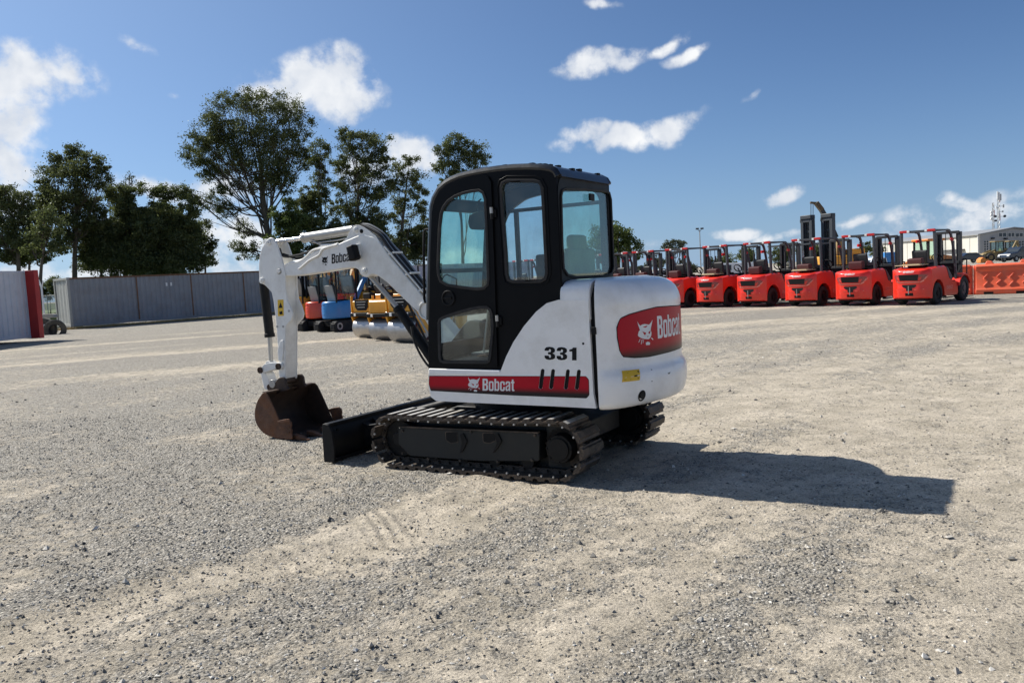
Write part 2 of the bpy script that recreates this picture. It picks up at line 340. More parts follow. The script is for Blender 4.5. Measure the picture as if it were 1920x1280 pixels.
def text_mesh(body, bold=.02):
    c = bpy.data.curves.new('t', 'FONT'); c.body = body; c.size = 1; c.offset = bold; c.resolution_u = 3
    o = bpy.data.objects.new('t', c); COL.objects.link(o); bpy.context.view_layer.update()
    me = bpy.data.meshes.new_from_object(o); v = np.array([tuple(q.co) for q in me.vertices]); f = [tuple(p.vertices) for p in me.polygons]
    bpy.data.objects.remove(o); bpy.data.meshes.remove(me)
    v[:, 0] -= v[:, 0].min(); w = v[:, 0].max(); v[:, 0] /= w; v[:, 1] -= v[:, 1].min(); v[:, 1] /= v[:, 1].max()
    return v[:, :2], f                  # u,v both run 0..1
def glyph_word(word):
    # condensed heavy letters drawn as outlines with counters
    rr_ = lambda x0, x1, y0, y1, r: rp([(x0, y0), (x1, y0), (x1, y1), (x0, y1)], r, 3)
    V = []; Fc = []; x = 0
    def put(outer, holes, dx):
        fl = [p for l in [outer]+holes for p in l]; tr = tessellate_polygon([[Vector((p[0], p[1], 0)) for p in l] for l in [outer]+holes]); o = len(V)
        V.extend([(p[0]+dx, p[1]) for p in fl]); Fc.extend([tuple(i+o for i in t) for t in tr])
    XH = .80; W = .50; S = .155
    for ch in word:
        if ch == 'B': put([(0, 0), (.40, 0), (.53, .06), (.56, .15), (.56, .40), (.47, .52), (.55, .62), (.55, .86), (.50, .96), (.38, 1), (0, 1)], [[(.19, .14), (.35, .14), (.37, .2), (.37, .38), (.35, .44), (.19, .44)], [(.19, .60), (.34, .60), (.365, .66), (.365, .80), (.34, .86), (.19, .86)]], x); x += .64
        elif ch == 'o': put(rr_(0, W, -.01, XH, .16), [rr_(S, W-S, .13, XH-.13, .05)], x); x += W+.08
        elif ch == 'b': put([(0, 0), (.14, 0), (.17, .03), (.3, -.01), (.44, .02), (W, .14), (W, .66), (.44, .78), (.30, .81), (.17, .77), (.17, 1), (0, 1)], [rr_(S+.01, W-S, .13, XH-.13, .05)], x); x += W+.08
        elif ch == 'c': put([(.15, -.01), (.36, -.01), (.47, .06), (.49, .16), (.49, .33), (.335, .33), (.335, .17), (.30, .13), (.19, .13), (.16, .17), (.16, .62), (.19, .67), (.30, .67), (.335, .62), (.335, .50), (.49, .50), (.49, .65), (.46, .75), (.35, .81), (.15, .81), (.03, .74), (0, .64), (0, .15), (.03, .05)], [], x); x += W+.06
        elif ch == 'a': put([(.12, -.01), (.24, .02), (.32, .07), (.34, 0), (.49, 0), (.49, .66), (.45, .77), (.33, .81), (.14, .81), (.04, .76), (.01, .66), (.01, .54), (.16, .54), (.17, .64), (.20, .68), (.30, .68), (.33, .63), (.33, .52), (.10, .42), (.0, .32), (0, .12), (.04, .03)], [[(.19, .12), (.30, .17), (.33, .22), (.33, .41), (.18, .33), (.16, .28), (.16, .16)]], x); x += W+.05
        elif ch == 't': put([(.10, .10), (.14, .02), (.24, -.01), (.36, 0), (.36, .12), (.29, .12), (.27, .16), (.27, .66), (.36, .66), (.36, .79), (.27, .79), (.27, .97), (.10, .97), (.10, .79), (0, .79), (0, .66), (.10, .66)], [], x); x += .42
        elif ch == '3': put([(.26, -.01), (.48, .03), (.60, .13), (.62, .32), (.56, .44), (.46, .51), (.57, .60), (.61, .72), (.58, .88), (.46, .98), (.28, 1.01), (.10, .97), (.02, .86), (0, .70), (.25, .70), (.26, .80), (.31, .84), (.36, .80), (.37, .68), (.34, .60), (.20, .58), (.20, .42), (.32, .41), (.37, .34), (.37, .20), (.32, .15), (.26, .19), (.25, .32), (0, .32), (.01, .15), (.10, .03)], [], x); x += .70
        elif ch == '1': put([(.20, 0), (.46, 0), (.46, 1), (.26, 1), (.19, .88), (.04, .83), (.04, .68), (.20, .69)], [], x); x += .5
        elif ch == '.': put(rr_(0, .09, 0, .07, .02), [], x); x += .12
    V = np.array(V); V[:, 0] /= V[:, 0].max(); return V, Fc
# wild cat head emblem, u,v 0..1
CATH = [(.0, 1.), (.08, .88), (.17, .80), (.30, .84), (.46, .85), (.62, .82), (.74, .80), (.88, .88), (1., .98), (.92, .80), (.86, .68), (.83, .58), (.88, .48), (.86, .36), (.78, .27), (.68, .23), (.60, .24), (.50, .25), (.36, .27), (.22, .31), (.06, .38), (.0, .45), (.06, .58), (.14, .64), (.10, .72), (.05, .84)]
CATE = [[(.24, .585), (.40, .535), (.52, .50), (.50, .44), (.42, .41), (.37, .46), (.32, .53)], [(.66, .50), (.82, .57), (.80, .47), (.72, .43)], [(.58, .36), (.68, .36), (.63, .30)]]
CATX = [[(.50, .01), (.74, .0), (.77, .09), (.62, .14), (.48, .11)], [(.12, .29), (.16, .28), (.05, .15), (.03, .17)], [(.24, .26), (.28, .26), (.20, .07), (.17, .08)], [(.33, .24), (.36, .24), (.31, .10), (.29, .10)], [(.84, .25), (.88, .28), (1., .20), (.97, .17)]]
def cat_mesh(fn):
    m = MB(); fl = [p for l in [CATH]+CATE for p in l]
    m.add([fn(u, v) for u, v in fl], [tuple(t) for t in tessellate_polygon([[Vector((p[0], p[1], 0)) for p in l] for l in [CATH]+CATE])])
    for P in CATX: m.add([fn(u, v) for u, v in P], [tuple(range(len(P)))])
    return m

# ------------------------------------------------------------------ noise on arrays
def vnoise(x, y, seed=0):
    def h(i, j):
        n = (i*374761393+j*668265263+seed*974711).astype(np.int64); n = (n ^ (n >> 13))*1274126177; return ((n ^ (n >> 16)) & 0xffff)/65535.
    xi = np.floor(x).astype(np.int64); yi = np.floor(y).astype(np.int64); fx = x-xi; fy = y-yi; fx = fx*fx*(3-2*fx); fy = fy*fy*(3-2*fy)
    return (h(xi, yi)*(1-fx)+h(xi+1, yi)*fx)*(1-fy)+(h(xi, yi+1)*(1-fx)+h(xi+1, yi+1)*fx)*fy
def fbm(x, y, o=4, seed=0):
    a = 0; w = .5; tw = 0
    for k in range(o): a = a+w*vnoise(x*2**k, y*2**k, seed+k*17); tw += w; w *= .5
    return a/tw

# ================================================================== ground
def graded(lo, hi, c, fine, n):
    # spacing is fine near c and grows with distance
    def side(L, m):
        k = 1.; t = np.linspace(0, 1, m+1)[1:]
        a, b = .01, 14.
        for _ in range(60):
            k = (a+b)/2; v = L*np.sinh(k*t[0])/np.sinh(k)
            if v > fine: a = k
            else: b = k
        return L*np.sinh(k*t)/np.sinh(k)
    return np.concatenate([(c-side(c-lo, n))[::-1], [c], c+side(hi-c, n)])
gx = graded(-3500, 3500, 0, .028, 300); gy = np.concatenate([[-400, -60, -10, -2, 0.6], graded(1.2, 5200, 3.6, .03, 330)[200:]]) if False else None
_y = [1.6]
while _y[-1] < 5200: _y.append(_y[-1]+max(.03, (_y[-1]-3.0)*.0125) if _y[-1] < 60 else _y[-1]*1.06)
gy = np.array([-900, -150, -30, -6, -1, .4, 1.1]+_y)
GX, GY = np.meshgrid(gx, gy)
_a = gnd(0, 1200); _b = gnd(900, 905); SD = (_b-_a)[:2]; SD /= np.linalg.norm(SD); SN = np.array([-SD[1], SD[0]])
def gmask(x, y):
    """how much loose grey stone lies over the beige dust, 0..1"""
    u = x*SD[0]+y*SD[1]; v = x*SN[0]+y*SN[1]
    s = fbm(u*.35+5, v*1.9+3, 4, 1); t = fbm(x*.9+30, y*.9+11, 4, 5); w = fbm(x*.16+7, y*.22+9, 3, 9)
    far = np.clip((y-9)/14, 0, 1); u2 = x*.94+y*.34; v2 = -x*.34+y*.94
    b2 = fbm(u2*.10+2, v2*.75+6, 4, 21)
    g = .47+(s-.5)*1.35+(t-.5)*1.2+(w-.5)*.45
    g = g*(1-far)+far*(.66+(b2-.5)*3.0+(w-.5)*1.0)
    side = np.clip((x+.6)/3.5, 0, 1)*(1-far*.5)
    g = g-side*.36+np.clip((-x-.3)/4, 0, .22)*(1-far*.3)+np.clip((y-22)/25, 0, .35)
    return np.clip(g, 0, 1)
PATH = [gnd(-250, 1330), gnd(0, 1200), gnd(330, 1090), gnd(620, 1040), gnd(760, 990), gnd(930, 915), gnd(1150, 830)]
def path_d(x, y):
    best = np.full(np.shape(x), 1e9); al = np.zeros(np.shape(x)); acc = 0
    for a, b in zip(PATH[:-1], PATH[1:]):
        d = (b-a)[:2]; L = np.linalg.norm(d); d = d/L; t = np.clip((x-a[0])*d[0]+(y-a[1])*d[1], 0, L)
        q = np.hypot(x-a[0]-d[0]*t, y-a[1]-d[1]*t); m = q < best; best = np.where(m, q, best); al = np.where(m, acc+t, al); acc += L
    return best, al
def gheight(x, y):
    z = (fbm(x*1.3, y*1.3, 4, 31)-.5)*.035+(fbm(x*6, y*6, 3, 41)-.5)*.034+(fbm(x*15, y*15, 2, 47)-.5)*.012
    pd, pa = path_d(x, y); k = np.clip(1-pd/.28, 0, 1)
    z = z-.014*np.clip(k*2, 0, 1)+.006*np.clip(1-np.abs(pd-.3)/.12, 0, 1)+.010*np.sin(pa*2*np.pi/.14)*np.clip(k*1.6, 0, 1)*(fbm(x*1.1+40, y*1.1, 2, 3) > .5)
    # flatten under the excavator and fade far away
    return z*np.clip(1.5-np.hypot(x-.4, y-7)/30, .25, 1)
z = gheight(GX, GY); z -= .012
nyv, nxv = GX.shape; idx = np.arange(nyv*nxv).reshape(nyv, nxv)
Q = np.stack([idx[:-1, :-1], idx[:-1, 1:], idx[1:, 1:], idx[1:, :-1]], -1).reshape(-1, 4)
def ground_mat():
    m = bpy.data.materials.new('gravel_yard'); m.use_nodes = True; t = m.node_tree; b = t.nodes['Principled BSDF']; b.inputs['Roughness'].default_value = .93; b.inputs['Specular IOR Level'].default_value = .25
    tcx = N(t, 'ShaderNodeTexCoord'); at_ = N(t, 'ShaderNodeAttribute', attribute_name='gravel')
    n1 = N(t, 'ShaderNodeTexNoise'); n1.inputs['Scale'].default_value = 9; n1.inputs['Detail'].default_value = 9; n1.inputs['Roughness'].default_value = .68; Lk(t, tcx, 'Object', n1, 'Vector')
    g = math_n(t, 'ADD', at_.outputs['Fac'], math_n(t, 'MULTIPLY', math_n(t, 'SUBTRACT', n1.outputs['Fac'], .5), 3.6))
    gs = N(t, 'ShaderNodeMapRange', interpolation_type='SMOOTHSTEP'); t.links.new(g, gs.inputs[0]); gs.inputs[1].default_value = .1; gs.inputs[2].default_value = .95
    v1 = N(t, 'ShaderNodeTexVoronoi'); v1.inputs['Scale'].default_value = 58; v1.inputs['Randomness'].default_value = 1; Lk(t, tcx, 'Object', v1, 'Vector')
    v2 = N(t, 'ShaderNodeTexVoronoi'); v2.inputs['Scale'].default_value = 120; Lk(t, tcx, 'Object', v2, 'Vector')
    # each little stone has its own grey
    h1 = N(t, 'ShaderNodeSeparateColor'); Lk(t, v1, 'Color', h1, 0); h2 = N(t, 'ShaderNodeSeparateColor'); Lk(t, v2, 'Color', h2, 0)
    st = N(t, 'ShaderNodeValToRGB'); Lk(t, h1, 0, st, 0)
    e = st.color_ramp.elements; e[0].color = (.095, .09, .078, 1); e[1].color = (.75, .69, .605, 1); e2 = e.new(.45); e2.color = (.295, .272, .238, 1)
    st2 = N(t, 'ShaderNodeValToRGB'); Lk(t, h2, 0, st2, 0); e = st2.color_ramp.elements; e[0].color = (.14, .133, .113, 1); e[1].color = (.56, .52, .44, 1)
    sm = N(t, 'ShaderNodeMix', data_type='RGBA'); sm.inputs[0].default_value = .5; Lk(t, st, 0, sm, 6); Lk(t, st2, 0, sm, 7)
    n2 = N(t, 'ShaderNodeTexNoise'); n2.inputs['Scale'].default_value = 2.2; n2.inputs['Detail'].default_value = 8; n2.inputs['Roughness'].default_value = .7; Lk(t, tcx, 'Object', n2, 'Vector')
    du = N(t, 'ShaderNodeValToRGB'); Lk(t, n2, 'Fac', du, 0); e = du.color_ramp.elements; e[0].position = .3; e[0].color = (.37, .325, .25, 1); e[1].position = .72; e[1].color = (.69, .605, .485, 1)
    n4 = N(t, 'ShaderNodeTexNoise'); n4.inputs['Scale'].default_value = 75; n4.inputs['Detail'].default_value = 5; n4.inputs['Roughness'].default_value = .75; Lk(t, tcx, 'Object', n4, 'Vector')
    gr = N(t, 'ShaderNodeMapRange'); Lk(t, n4, 'Fac', gr, 0); gr.inputs[1].default_value = .3; gr.inputs[2].default_value = .7; gr.inputs[3].default_value = .42; gr.inputs[4].default_value = 1.46
    # sparse darker pebbles in the dust
    v3 = N(t, 'ShaderNodeTexVoronoi'); v3.inputs['Scale'].default_value = 30; Lk(t, tcx, 'Object', v3, 'Vector'); h3 = N(t, 'ShaderNodeSeparateColor'); Lk(t, v3, 'Color', h3, 0)
    pb = math_n(t, 'MULTIPLY', math_n(t, 'LESS_THAN', v3.outputs['Distance'], .28), math_n(t, 'GREATER_THAN', h3.outputs[0], .72))
    dd = N(t, 'ShaderNodeMix', data_type='RGBA'); t.links.new(math_n(t, 'MULTIPLY', pb, .75), dd.inputs[0]); Lk(t, du, 0, dd, 6); dd.inputs[7].default_value = (.12, .11, .10, 1)
    fx = N(t, 'ShaderNodeMix', data_type='RGBA'); t.links.new(gs.outputs[0], fx.inputs[0]); t.links.new(dd.outputs[2], fx.inputs[6]); t.links.new(sm.outputs[2], fx.inputs[7])
    fg = N(t, 'ShaderNodeMix', data_type='RGBA', blend_type='MULTIPLY'); fg.inputs[0].default_value = 1; t.links.new(fx.outputs[2], fg.inputs[6]); t.links.new(gr.outputs[0], fg.inputs[7])
    t.links.new(fg.outputs[2], b.inputs['Base Color'])
    hh = math_n(t, 'MULTIPLY', math_n(t, 'SUBTRACT', 1., v1.outputs['Distance']), math_n(t, 'ADD', math_n(t, 'MULTIPLY', gs.outputs[0], .8), .12))
    hh = math_n(t, 'ADD', hh, math_n(t, 'MULTIPLY', n1.outputs['Fac'], .9)); hh = math_n(t, 'ADD', hh, math_n(t, 'MULTIPLY', pb, .4)); hh = math_n(t, 'ADD', hh, math_n(t, 'MULTIPLY', n4.outputs['Fac'], .55))
    # cleat prints pressed into the dust: bands of parallel ridges
    for (px, py, ha, hb, qx, qy, per) in ((800, 912, .85, .20, 640, 893, .075), (960, 934, .45, .16, 880, 930, .075), (720, 985, .55, .22, 700, 960, .085), (560, 1052, .6, .26, 600, 1075, .10), (330, 1105, .8, .3, 360, 1130, .12)):
        c = gnd(px, py); d = (gnd(qx, qy)-c)[:2]; d /= np.linalg.norm(d); nn = (-d[1], d[0])
        sp = N(t, 'ShaderNodeVectorMath', operation='SUBTRACT'); t.links.new(tcx.outputs['Object'], sp.inputs[0]); sp.inputs[1].default_value = tuple(c)
        def dot(v):
            n_ = N(t, 'ShaderNodeVectorMath', operation='DOT_PRODUCT'); t.links.new(sp.outputs[0], n_.inputs[0]); n_.inputs[1].default_value = (v[0], v[1], 0); return n_.outputs['Value']
        a_, b_ = dot(d), dot(nn); e_ = math_n(t, 'ADD', math_n(t, 'POWER', math_n(t, 'ABSOLUTE', math_n(t, 'DIVIDE', a_, ha)), 4.), math_n(t, 'POWER', math_n(t, 'ABSOLUTE', math_n(t, 'DIVIDE', b_, hb)), 2.))
        mk = math_n(t, 'SUBTRACT', 1., e_, True); w_ = math_n(t, 'SINE', math_n(t, 'ADD', math_n(t, 'MULTIPLY', b_, 6.283/per), math_n(t, 'MULTIPLY', n2.outputs['Fac'], 4.)))
        mk = math_n(t, 'MULTIPLY', mk, math_n(t, 'MULTIPLY', w_, n2.outputs['Fac'])); hh = math_n(t, 'ADD', hh, math_n(t, 'MULTIPLY', mk, .75))
    bp = N(t, 'ShaderNodeBump'); bp.inputs['Strength'].default_value = 1.; bp.inputs['Distance'].default_value = .022; t.links.new(hh, bp.inputs['Height']); Lk(t, bp, 0, b, 'Normal')
    return m
ground = npmesh('ground', np.stack([GX, GY, z], -1).reshape(-1, 3), Q, ground_mat(), True); ground['kind'] = 'structure'
pd_, _ = path_d(GX, GY); gm = gmask(GX, GY)-.55*np.clip(1.3-pd_/.35, 0, 1)*(GY < 12)
at_ = ground.data.attributes.new('gravel', 'FLOAT', 'POINT'); at_.data.foreach_set('value', np.clip(gm, 0, 1).ravel().astype(np.float32))

def stones(name, n, y0, y1, smin, smax, power, seed, mats, mfun):
    r = np.random.default_rng(seed)
    y = y0+(y1-y0)*r.random(n*3)**power; x = (r.random(n*3)*2-1)*(.68*y+.9)+.03*y
    keep = r.random(n*3) < mfun(x, y); x, y = x[keep][:n], y[keep][:n]; n = len(x)
    s = smin+(smax-smin)*r.random(n)**3.0
    base = np.array([(1, 0, 0), (0, 1, 0), (-1, 0, 0), (0, -1, 0), (0, 0, 1), (0, 0, -1)], float)
    tri = np.array([(0, 1, 4), (1, 2, 4), (2, 3, 4), (3, 0, 4), (1, 0, 5), (2, 1, 5), (3, 2, 5), (0, 3, 5)])
    V = base[None]+(r.random((n, 6, 3))-.5)*.75
    V *= (np.stack([r.uniform(.7, 1.3, n), r.uniform(.6, 1.1, n), r.uniform(.4, .85, n)], -1)*s[:, None])[:, None, :]
    a = r.random(n)*6.28; c, q = np.cos(a), np.sin(a); X = V[..., 0]*c[:, None]-V[..., 1]*q[:, None]; Y = V[..., 0]*q[:, None]+V[..., 1]*c[:, None]
    zz = gheight(x, y)-.012+s*.18
    V = np.stack([X+x[:, None], Y+y[:, None], V[..., 2]+zz[:, None]], -1).reshape(-1, 3)
    T = (tri[None]+(np.arange(n)*6)[:, None, None]).reshape(-1, 3)
    o = npmesh(name, V, T, mats); at2 = o.data.attributes.new('tone', 'FLOAT', 'POINT'); at2.data.foreach_set('value', np.repeat(r.random(n), 6).astype(np.float32))
    o['kind'] = 'stuff'; return o
def stone_mat():
    m = bpy.data.materials.new('loose_stone'); m.use_nodes = True; t = m.node_tree; b = t.nodes['Principled BSDF']; b.inputs['Roughness'].default_value = .85
    a = N(t, 'ShaderNodeAttribute', attribute_name='tone'); r = N(t, 'ShaderNodeValToRGB'); Lk(t, a, 'Fac', r, 0); e = r.color_ramp.elements
    e[0].color = (.07, .067, .062, 1); e[1].color = (.66, .63, .57, 1); q = e.new(.3); q.color = (.20, .19, .17, 1); q = e.new(.7); q.color = (.42, .38, .32, 1)
    Lk(t, r, 0, b, 'Base Color'); return m
SM = stone_mat()
stones('gravel', 75000, 2.3, 11, .0028, .0115, 1.5, 11, SM, lambda x, y: .10+.9*gmask(x, y)**1.3)
stones('loose_stones', 1500, 2.4, 16, .010, .026, 1.3, 12, SM, lambda x, y: .35+.5*gmask(x, y))

# ================================================================== excavator (hero)
EP = np.array([.0666, 7.1613]); EY = .5379; _c, _s2 = math.cos(EY), math.sin(EY); EFX = np.array([-_c, _s2]); EFY = np.array([-_s2, -_c])
def e_loc(w): d = np.array(w[:2])-EP; return np.array([d@EFX, d@EFY, w[2]])
def e_pl(x, y, ax, v):                 # excavator-space point seen at a pixel on the plane axis ax = v
    o = e_loc((0, 0, H)); e = e_loc(ray(x, y)+np.array([0, 0, H])); d = e-o; return o+(v-o[ax])/d[ax]*d
def LY(pts, Y): return [(lambda q: (q[0], q[2])+tuple(p[2:]))(e_pl(p[0], p[1], 1, Y)) for p in pts]
def LX(pts, X): return [(lambda q: (q[1], q[2])+tuple(p[2:]))(e_pl(p[0], p[1], 0, X)) for p in pts]
exc = empty('mini_excavator', (EP[0], EP[1], 0), math.pi-EY, 'white compact excavator with a black glazed cab and 331 on its side', 'excavator')
def print_on(name, body, p0, p1, hpx, Y, mat, parent, bold=.03, up=(0, -1)):
    """flat lettering between two pixels on the side plane"""
    uv, f = glyph_word(body) if all(c in 'Bobcat.331' for c in body) else text_mesh(body, bold); a = np.array(p0, float); b = np.array(p1, float)
    m = MB(); vs = []
    for u, v in uv:
        q = a+(b-a)*u+np.array(up)*hpx*v; vs.append(e_pl(q[0], q[1], 1, Y))
    m.add(vs, f); return m.build(name, mat, parent, fixn=False)
def cat_on(name, box, Y, mat, parent, rot=0):
    x0, y0, x1, y1 = box
    return cat_mesh(lambda u, v: e_pl(x0+(x1-x0)*u, y1+(y0-y1)*v-rot*u, 1, Y)).build(name, mat, parent, fixn=False)

# ---- tracks
PITCH = .1016
def track_path():
    c1 = np.array([.795, .228]); r1 = .165; c2 = np.array([-.745, .238]); r2 = .175
    # outline of two circles joined by tangents, traversed counter-clockwise seen from +Y... sampled by arc length
    pts = []
    for k in range(41): a = -math.pi/2+math.pi*k/40; pts.append(c1+r1*np.array([math.cos(a), math.sin(a)]))
    n = 24
    for k in range(1, n):
        s = k/n; p = (1-s)*(c1+[0, r1])+s*(c2+[0, r2]); p = p-np.array([0, .012*math.sin(math.pi*s)*abs(math.sin(2*math.pi*s))]); pts.append(p)
    for k in range(41): a = math.pi/2+math.pi*k/40; pts.append(c2+r2*np.array([math.cos(a), math.sin(a)]))
    for k in range(1, n): s = k/n; pts.append((1-s)*(c2-[0, r2])+s*(c1-[0, r1]))
    return np.array(pts+[pts[0]])
TP = track_path(); TL = np.concatenate([[0], np.cumsum(np.linalg.norm(np.diff(TP, axis=0), axis=1))]); NSH = int(round(TL[-1]/PITCH))
def track_at(s):
    s = s % TL[-1]; p = np.array([np.interp(s, TL, TP[:, 0]), np.interp(s, TL, TP[:, 1])]); q = np.array([np.interp((s+.02) % TL[-1], TL, TP[:, 0]), np.interp((s+.02) % TL[-1], TL, TP[:, 1])])
    q0 = np.array([np.interp((s-.02) % TL[-1], TL, TP[:, 0]), np.interp((s-.02) % TL[-1], TL, TP[:, 1])]); d = (q-q0); return p, d/np.linalg.norm(d)
# one shoe, local: x along the path, y across, z outwards: steel plate, raised bar with bevelled edges
sh = MB(); hw = .175; P_ = PITCH
prof = [(-P_*.495, .030), (-P_*.495, .043), (-P_*.38, .046), (-P_*.31, .061), (P_*.20, .064), (P_*.29, .047), (P_*.47, .043), (P_*.495, .030), (P_*.3, .028)]
sh.prism(prof, 'y', -hw, hw)
shoe_me = sh.build('track_shoe', 'shoe', None, 0).data
pol = MB(); pol.box(-P_*.24, P_*.15, -hw*.98, hw*.98, .0635, .0655)     # worn bright top of the bar
pm = pol.build('wear_face', 'polished', None); pol_me = pm.data
lk = MB(); lk.prism(rp([(-P_*.52, -.012), (P_*.5, -.012), (P_*.5, .03), (-P_*.52, .03)], .012), 'y', .03, .062); lk.prism(rp([(-P_*.52, -.012), (P_*.5, -.012), (P_*.5, .03), (-P_*.52, .03)], .012), 'y', -.062, -.03)
lk.cyl((0, -.08, .008), (0, .08, .008), .014, n=8); lk_me = lk.build('chain_link', 'shoe').data
bo = MB(); bo.cyl((-.012, hw-.012, .022), (-.012, hw+.004, .022), .0075, n=6); bo.cyl((-.012, -hw-.004, .022), (-.012, -hw+.012, .022), .0075, n=6); bo_me = bo.build('bolt', 'polished').data
for o in [o for o in COL.objects if o.name.split('.')[0] in ('track_shoe', 'wear_face', 'chain_link', 'bolt')]: bpy.data.objects.remove(o)
for side, yc in ((1, .675), (-1, -.675)):
    fr = MB()
    fr.prism(rp(LY([(743, 802), (1008, 813), (1008, 866), (900, 866), (765, 856), (743, 832)], .80), .02), 'y', -.03, .10)
    fr.box(-.66, .70, -.09, -.03, .07, .38); fr.box(-.80, -.60, -.14, .02, .06, .40)
    tr = fr.build('track', 'frameb', exc, .006, loc=(0, yc, 0))
    if side == 1:
        for pts in ([(833, 811), (853, 811), (855, 829), (843, 831), (834, 826)], [(903, 813), (924, 813), (926, 826), (915, 831), (904, 829)]):
            g = MB(); g.prism(rp(LY(pts, .80), .01), 'y', .099, .104); g.build('frame_opening', 'blackm', tr); g = MB(); g.prism(grow(rp(LY(pts, .80), .01), .008), 'y', .097, .1025); g.build('opening_rim', 'shoe', tr)
        for pts in ([(860, 815), (866, 812), (874, 828), (866, 846), (860, 850), (864, 830)], [(925, 816), (931, 812), (939, 828), (930, 842), (922, 850), (930, 830)]):
            g = MB(); g.prism(rp(LY(pts, .80), .01), 'y', .10, .112); g.build('frame_rib', 'under', tr, .003)
    if side == 1:
        for (x, y) in ((752, 850), (800, 861), (860, 864), (930, 866), (995, 863), (752, 808), (880, 810), (1000, 817)):
            q = e_pl(x, y, 1, .80); g = MB(); g.cyl((q[0], .10, q[2]), (q[0], .112, q[2]), .012, n=6); g.build('frame_bolt', 'shoe', tr)
        g = MB(); a_, b_ = e_pl(745, 800.5, 1, .80), e_pl(1007, 812, 1, .80); g.beam((a_[0], .095, a_[2]), (b_[0], .095, b_[2]), .03, .012); g.build('frame_lip', 'shoe', tr)
    g = MB(); c = np.array([-.745, .238]); g.cyl((c[0], .02, c[1]), (c[0], .105, c[1]), .115, .108, 28); g.cyl((c[0], .105, c[1]), (c[0], .118, c[1]), .085, n=28)
    for k in range(8): a = k*math.pi/4; g.cyl((c[0]+.1*math.cos(a), .1, c[1]+.1*math.sin(a)), (c[0]+.1*math.cos(a), .111, c[1]+.1*math.sin(a)), .008, n=6)
    g.build('drive_hub', 'under', tr, .004)
    g = MB(); tp = []
    for k in range(46): a = 2*math.pi*k/46; r = .165 if k % 2 else .146; tp.append((c[0]+r*math.cos(a), c[1]+r*math.sin(a)))
    g.prism(tp, 'y', -.02, .02); g.build('sprocket', 'shoe', tr)
    g = MB(); g.cyl((.795, -.05, .228), (.795, .05, .228), .155, n=30); g.cyl((.795, .05, .228), (.795, .085, .228), .06, n=20); g.build('idler_wheel', 'under', tr, .006)
    for x in (-.45, -.15, .15, .45): g = MB(); g.cyl((x, -.075, .118), (x, .075, .118), .055, n=16); g.build('roller', 'under', tr)
    ph = .012 if side == 1 else .05
    for k in range(NSH):
        s = TL[-1]*k/NSH+ph; p, d = track_at(s); nx, nz = d[1], -d[0]   # outward normal
        Rm = Matrix(((d[0], 0, nx), (0, 1, 0), (d[1], 0, nz))).to_4x4()
        for nm, me in (('track_shoe', shoe_me), ('chain_link', lk_me)):
            o = bpy.data.objects.new(nm, me); COL.objects.link(o); o.parent = tr; o.matrix_local = Matrix.Translation((p[0], 0, p[1])) @ Rm
    # bolts and worn faces: small, joined
    bm_ = MB(); wf = MB()
    for k in range(NSH):
        s = TL[-1]*k/NSH+ph; p, d = track_at(s); nx, nz = d[1], -d[0]
        for me, tgt in ((bo_me, bm_), (pol_me, wf)):
            if me is pol_me and not (p[1] > .3 and -1 < p[0] < 1.2 and abs(d[1]) < .5): continue
            vs = [(p[0]+v.co.x*d[0]+v.co.z*nx, v.co.y, p[1]+v.co.x*d[1]+v.co.z*nz) for v in me.vertices]; tgt.add(vs, [tuple(f.vertices) for f in me.polygons])
    tag(bm_.build('shoe_bolts', 'polished', tr), kind='stuff'); tag(wf.build('worn_bar_tops', 'polished', tr), kind='stuff')

# ---- undercarriage centre, swing ring
g = MB(); g.prism([(.75, .2), (.75, .36), (.45, .46), (-.45, .46), (-.75, .36), (-.75, .2)], 'y', -.36, .36); g.box(-.6, .6, -.5, .5, .18, .34)
g.build('undercarriage', 'under', exc, .01)
g = MB(); g.cyl((0, 0, .44), (0, 0, .535), .42, n=40); g.ring((0, 0, .50), (0, 0, .56), .46, .3, 40); g.build('swing_ring', 'under', exc)
# ---- dozer blade
bl = MB(); BX = 1.47
prof = [(BX+.075, .335), (BX+.055, .345), (BX+.02, .30), (BX-.005, .2), (BX+.0, .1), (BX+.05, .005)]
bl.strip(prof, 'y', -.835, .835, .02)
bl.box(BX+.02, BX+.085, -.835, .835, .318, .345); bl.box(BX+.0, BX+.08, -.835, .835, .0, .03)
blade = bl.build('dozer_blade', 'under', exc, .004)
sp_ = [(BX+.02, .338, .015), (BX+.09, .345, .02), (BX+.10, .2), (BX+.10, .0), (BX-.02, .0), (BX-.03, .12), (BX-.015, .28)]
for y0 in (.835, -.855):
    g = MB(); g.prism(rp(sp_, .01), 'y', y0, y0+.022); g.build('side_plate', 'under', blade, .004)
for y in (-.38, .38):
    g = MB(); g.prism([(BX+.02, .28), (BX-.05, .26), (.7, .36), (.55, .36), (.55, .22), (.8, .2), (BX, .06)], 'y', y-.04, y+.04); g.build('push_arm', 'under', blade, .005)
    g = MB(); g.prism([(BX+.01, .30), (BX-.20, .20), (BX, .05)], 'y', y-.12, y-.10); g.build('gusset', 'under', blade)
g = MB(); g.cyl((BX-.02, 0, .26), (.8, 0, .42), .038, n=14); g.cyl((.8, 0, .42), (.5, 0, .45), .055, n=14); g.build('blade_cylinder', 'under', blade)
for y in (.77, -.77):
    g = MB(); g.ring((BX+.02, y, .33), (BX+.02, y, .40), .022, .012, 12) if y < 0 else g.cyl((BX, y, .28), (BX-.012, y, .28), .013, n=8); g.build('bolt_eye', 'under', blade)

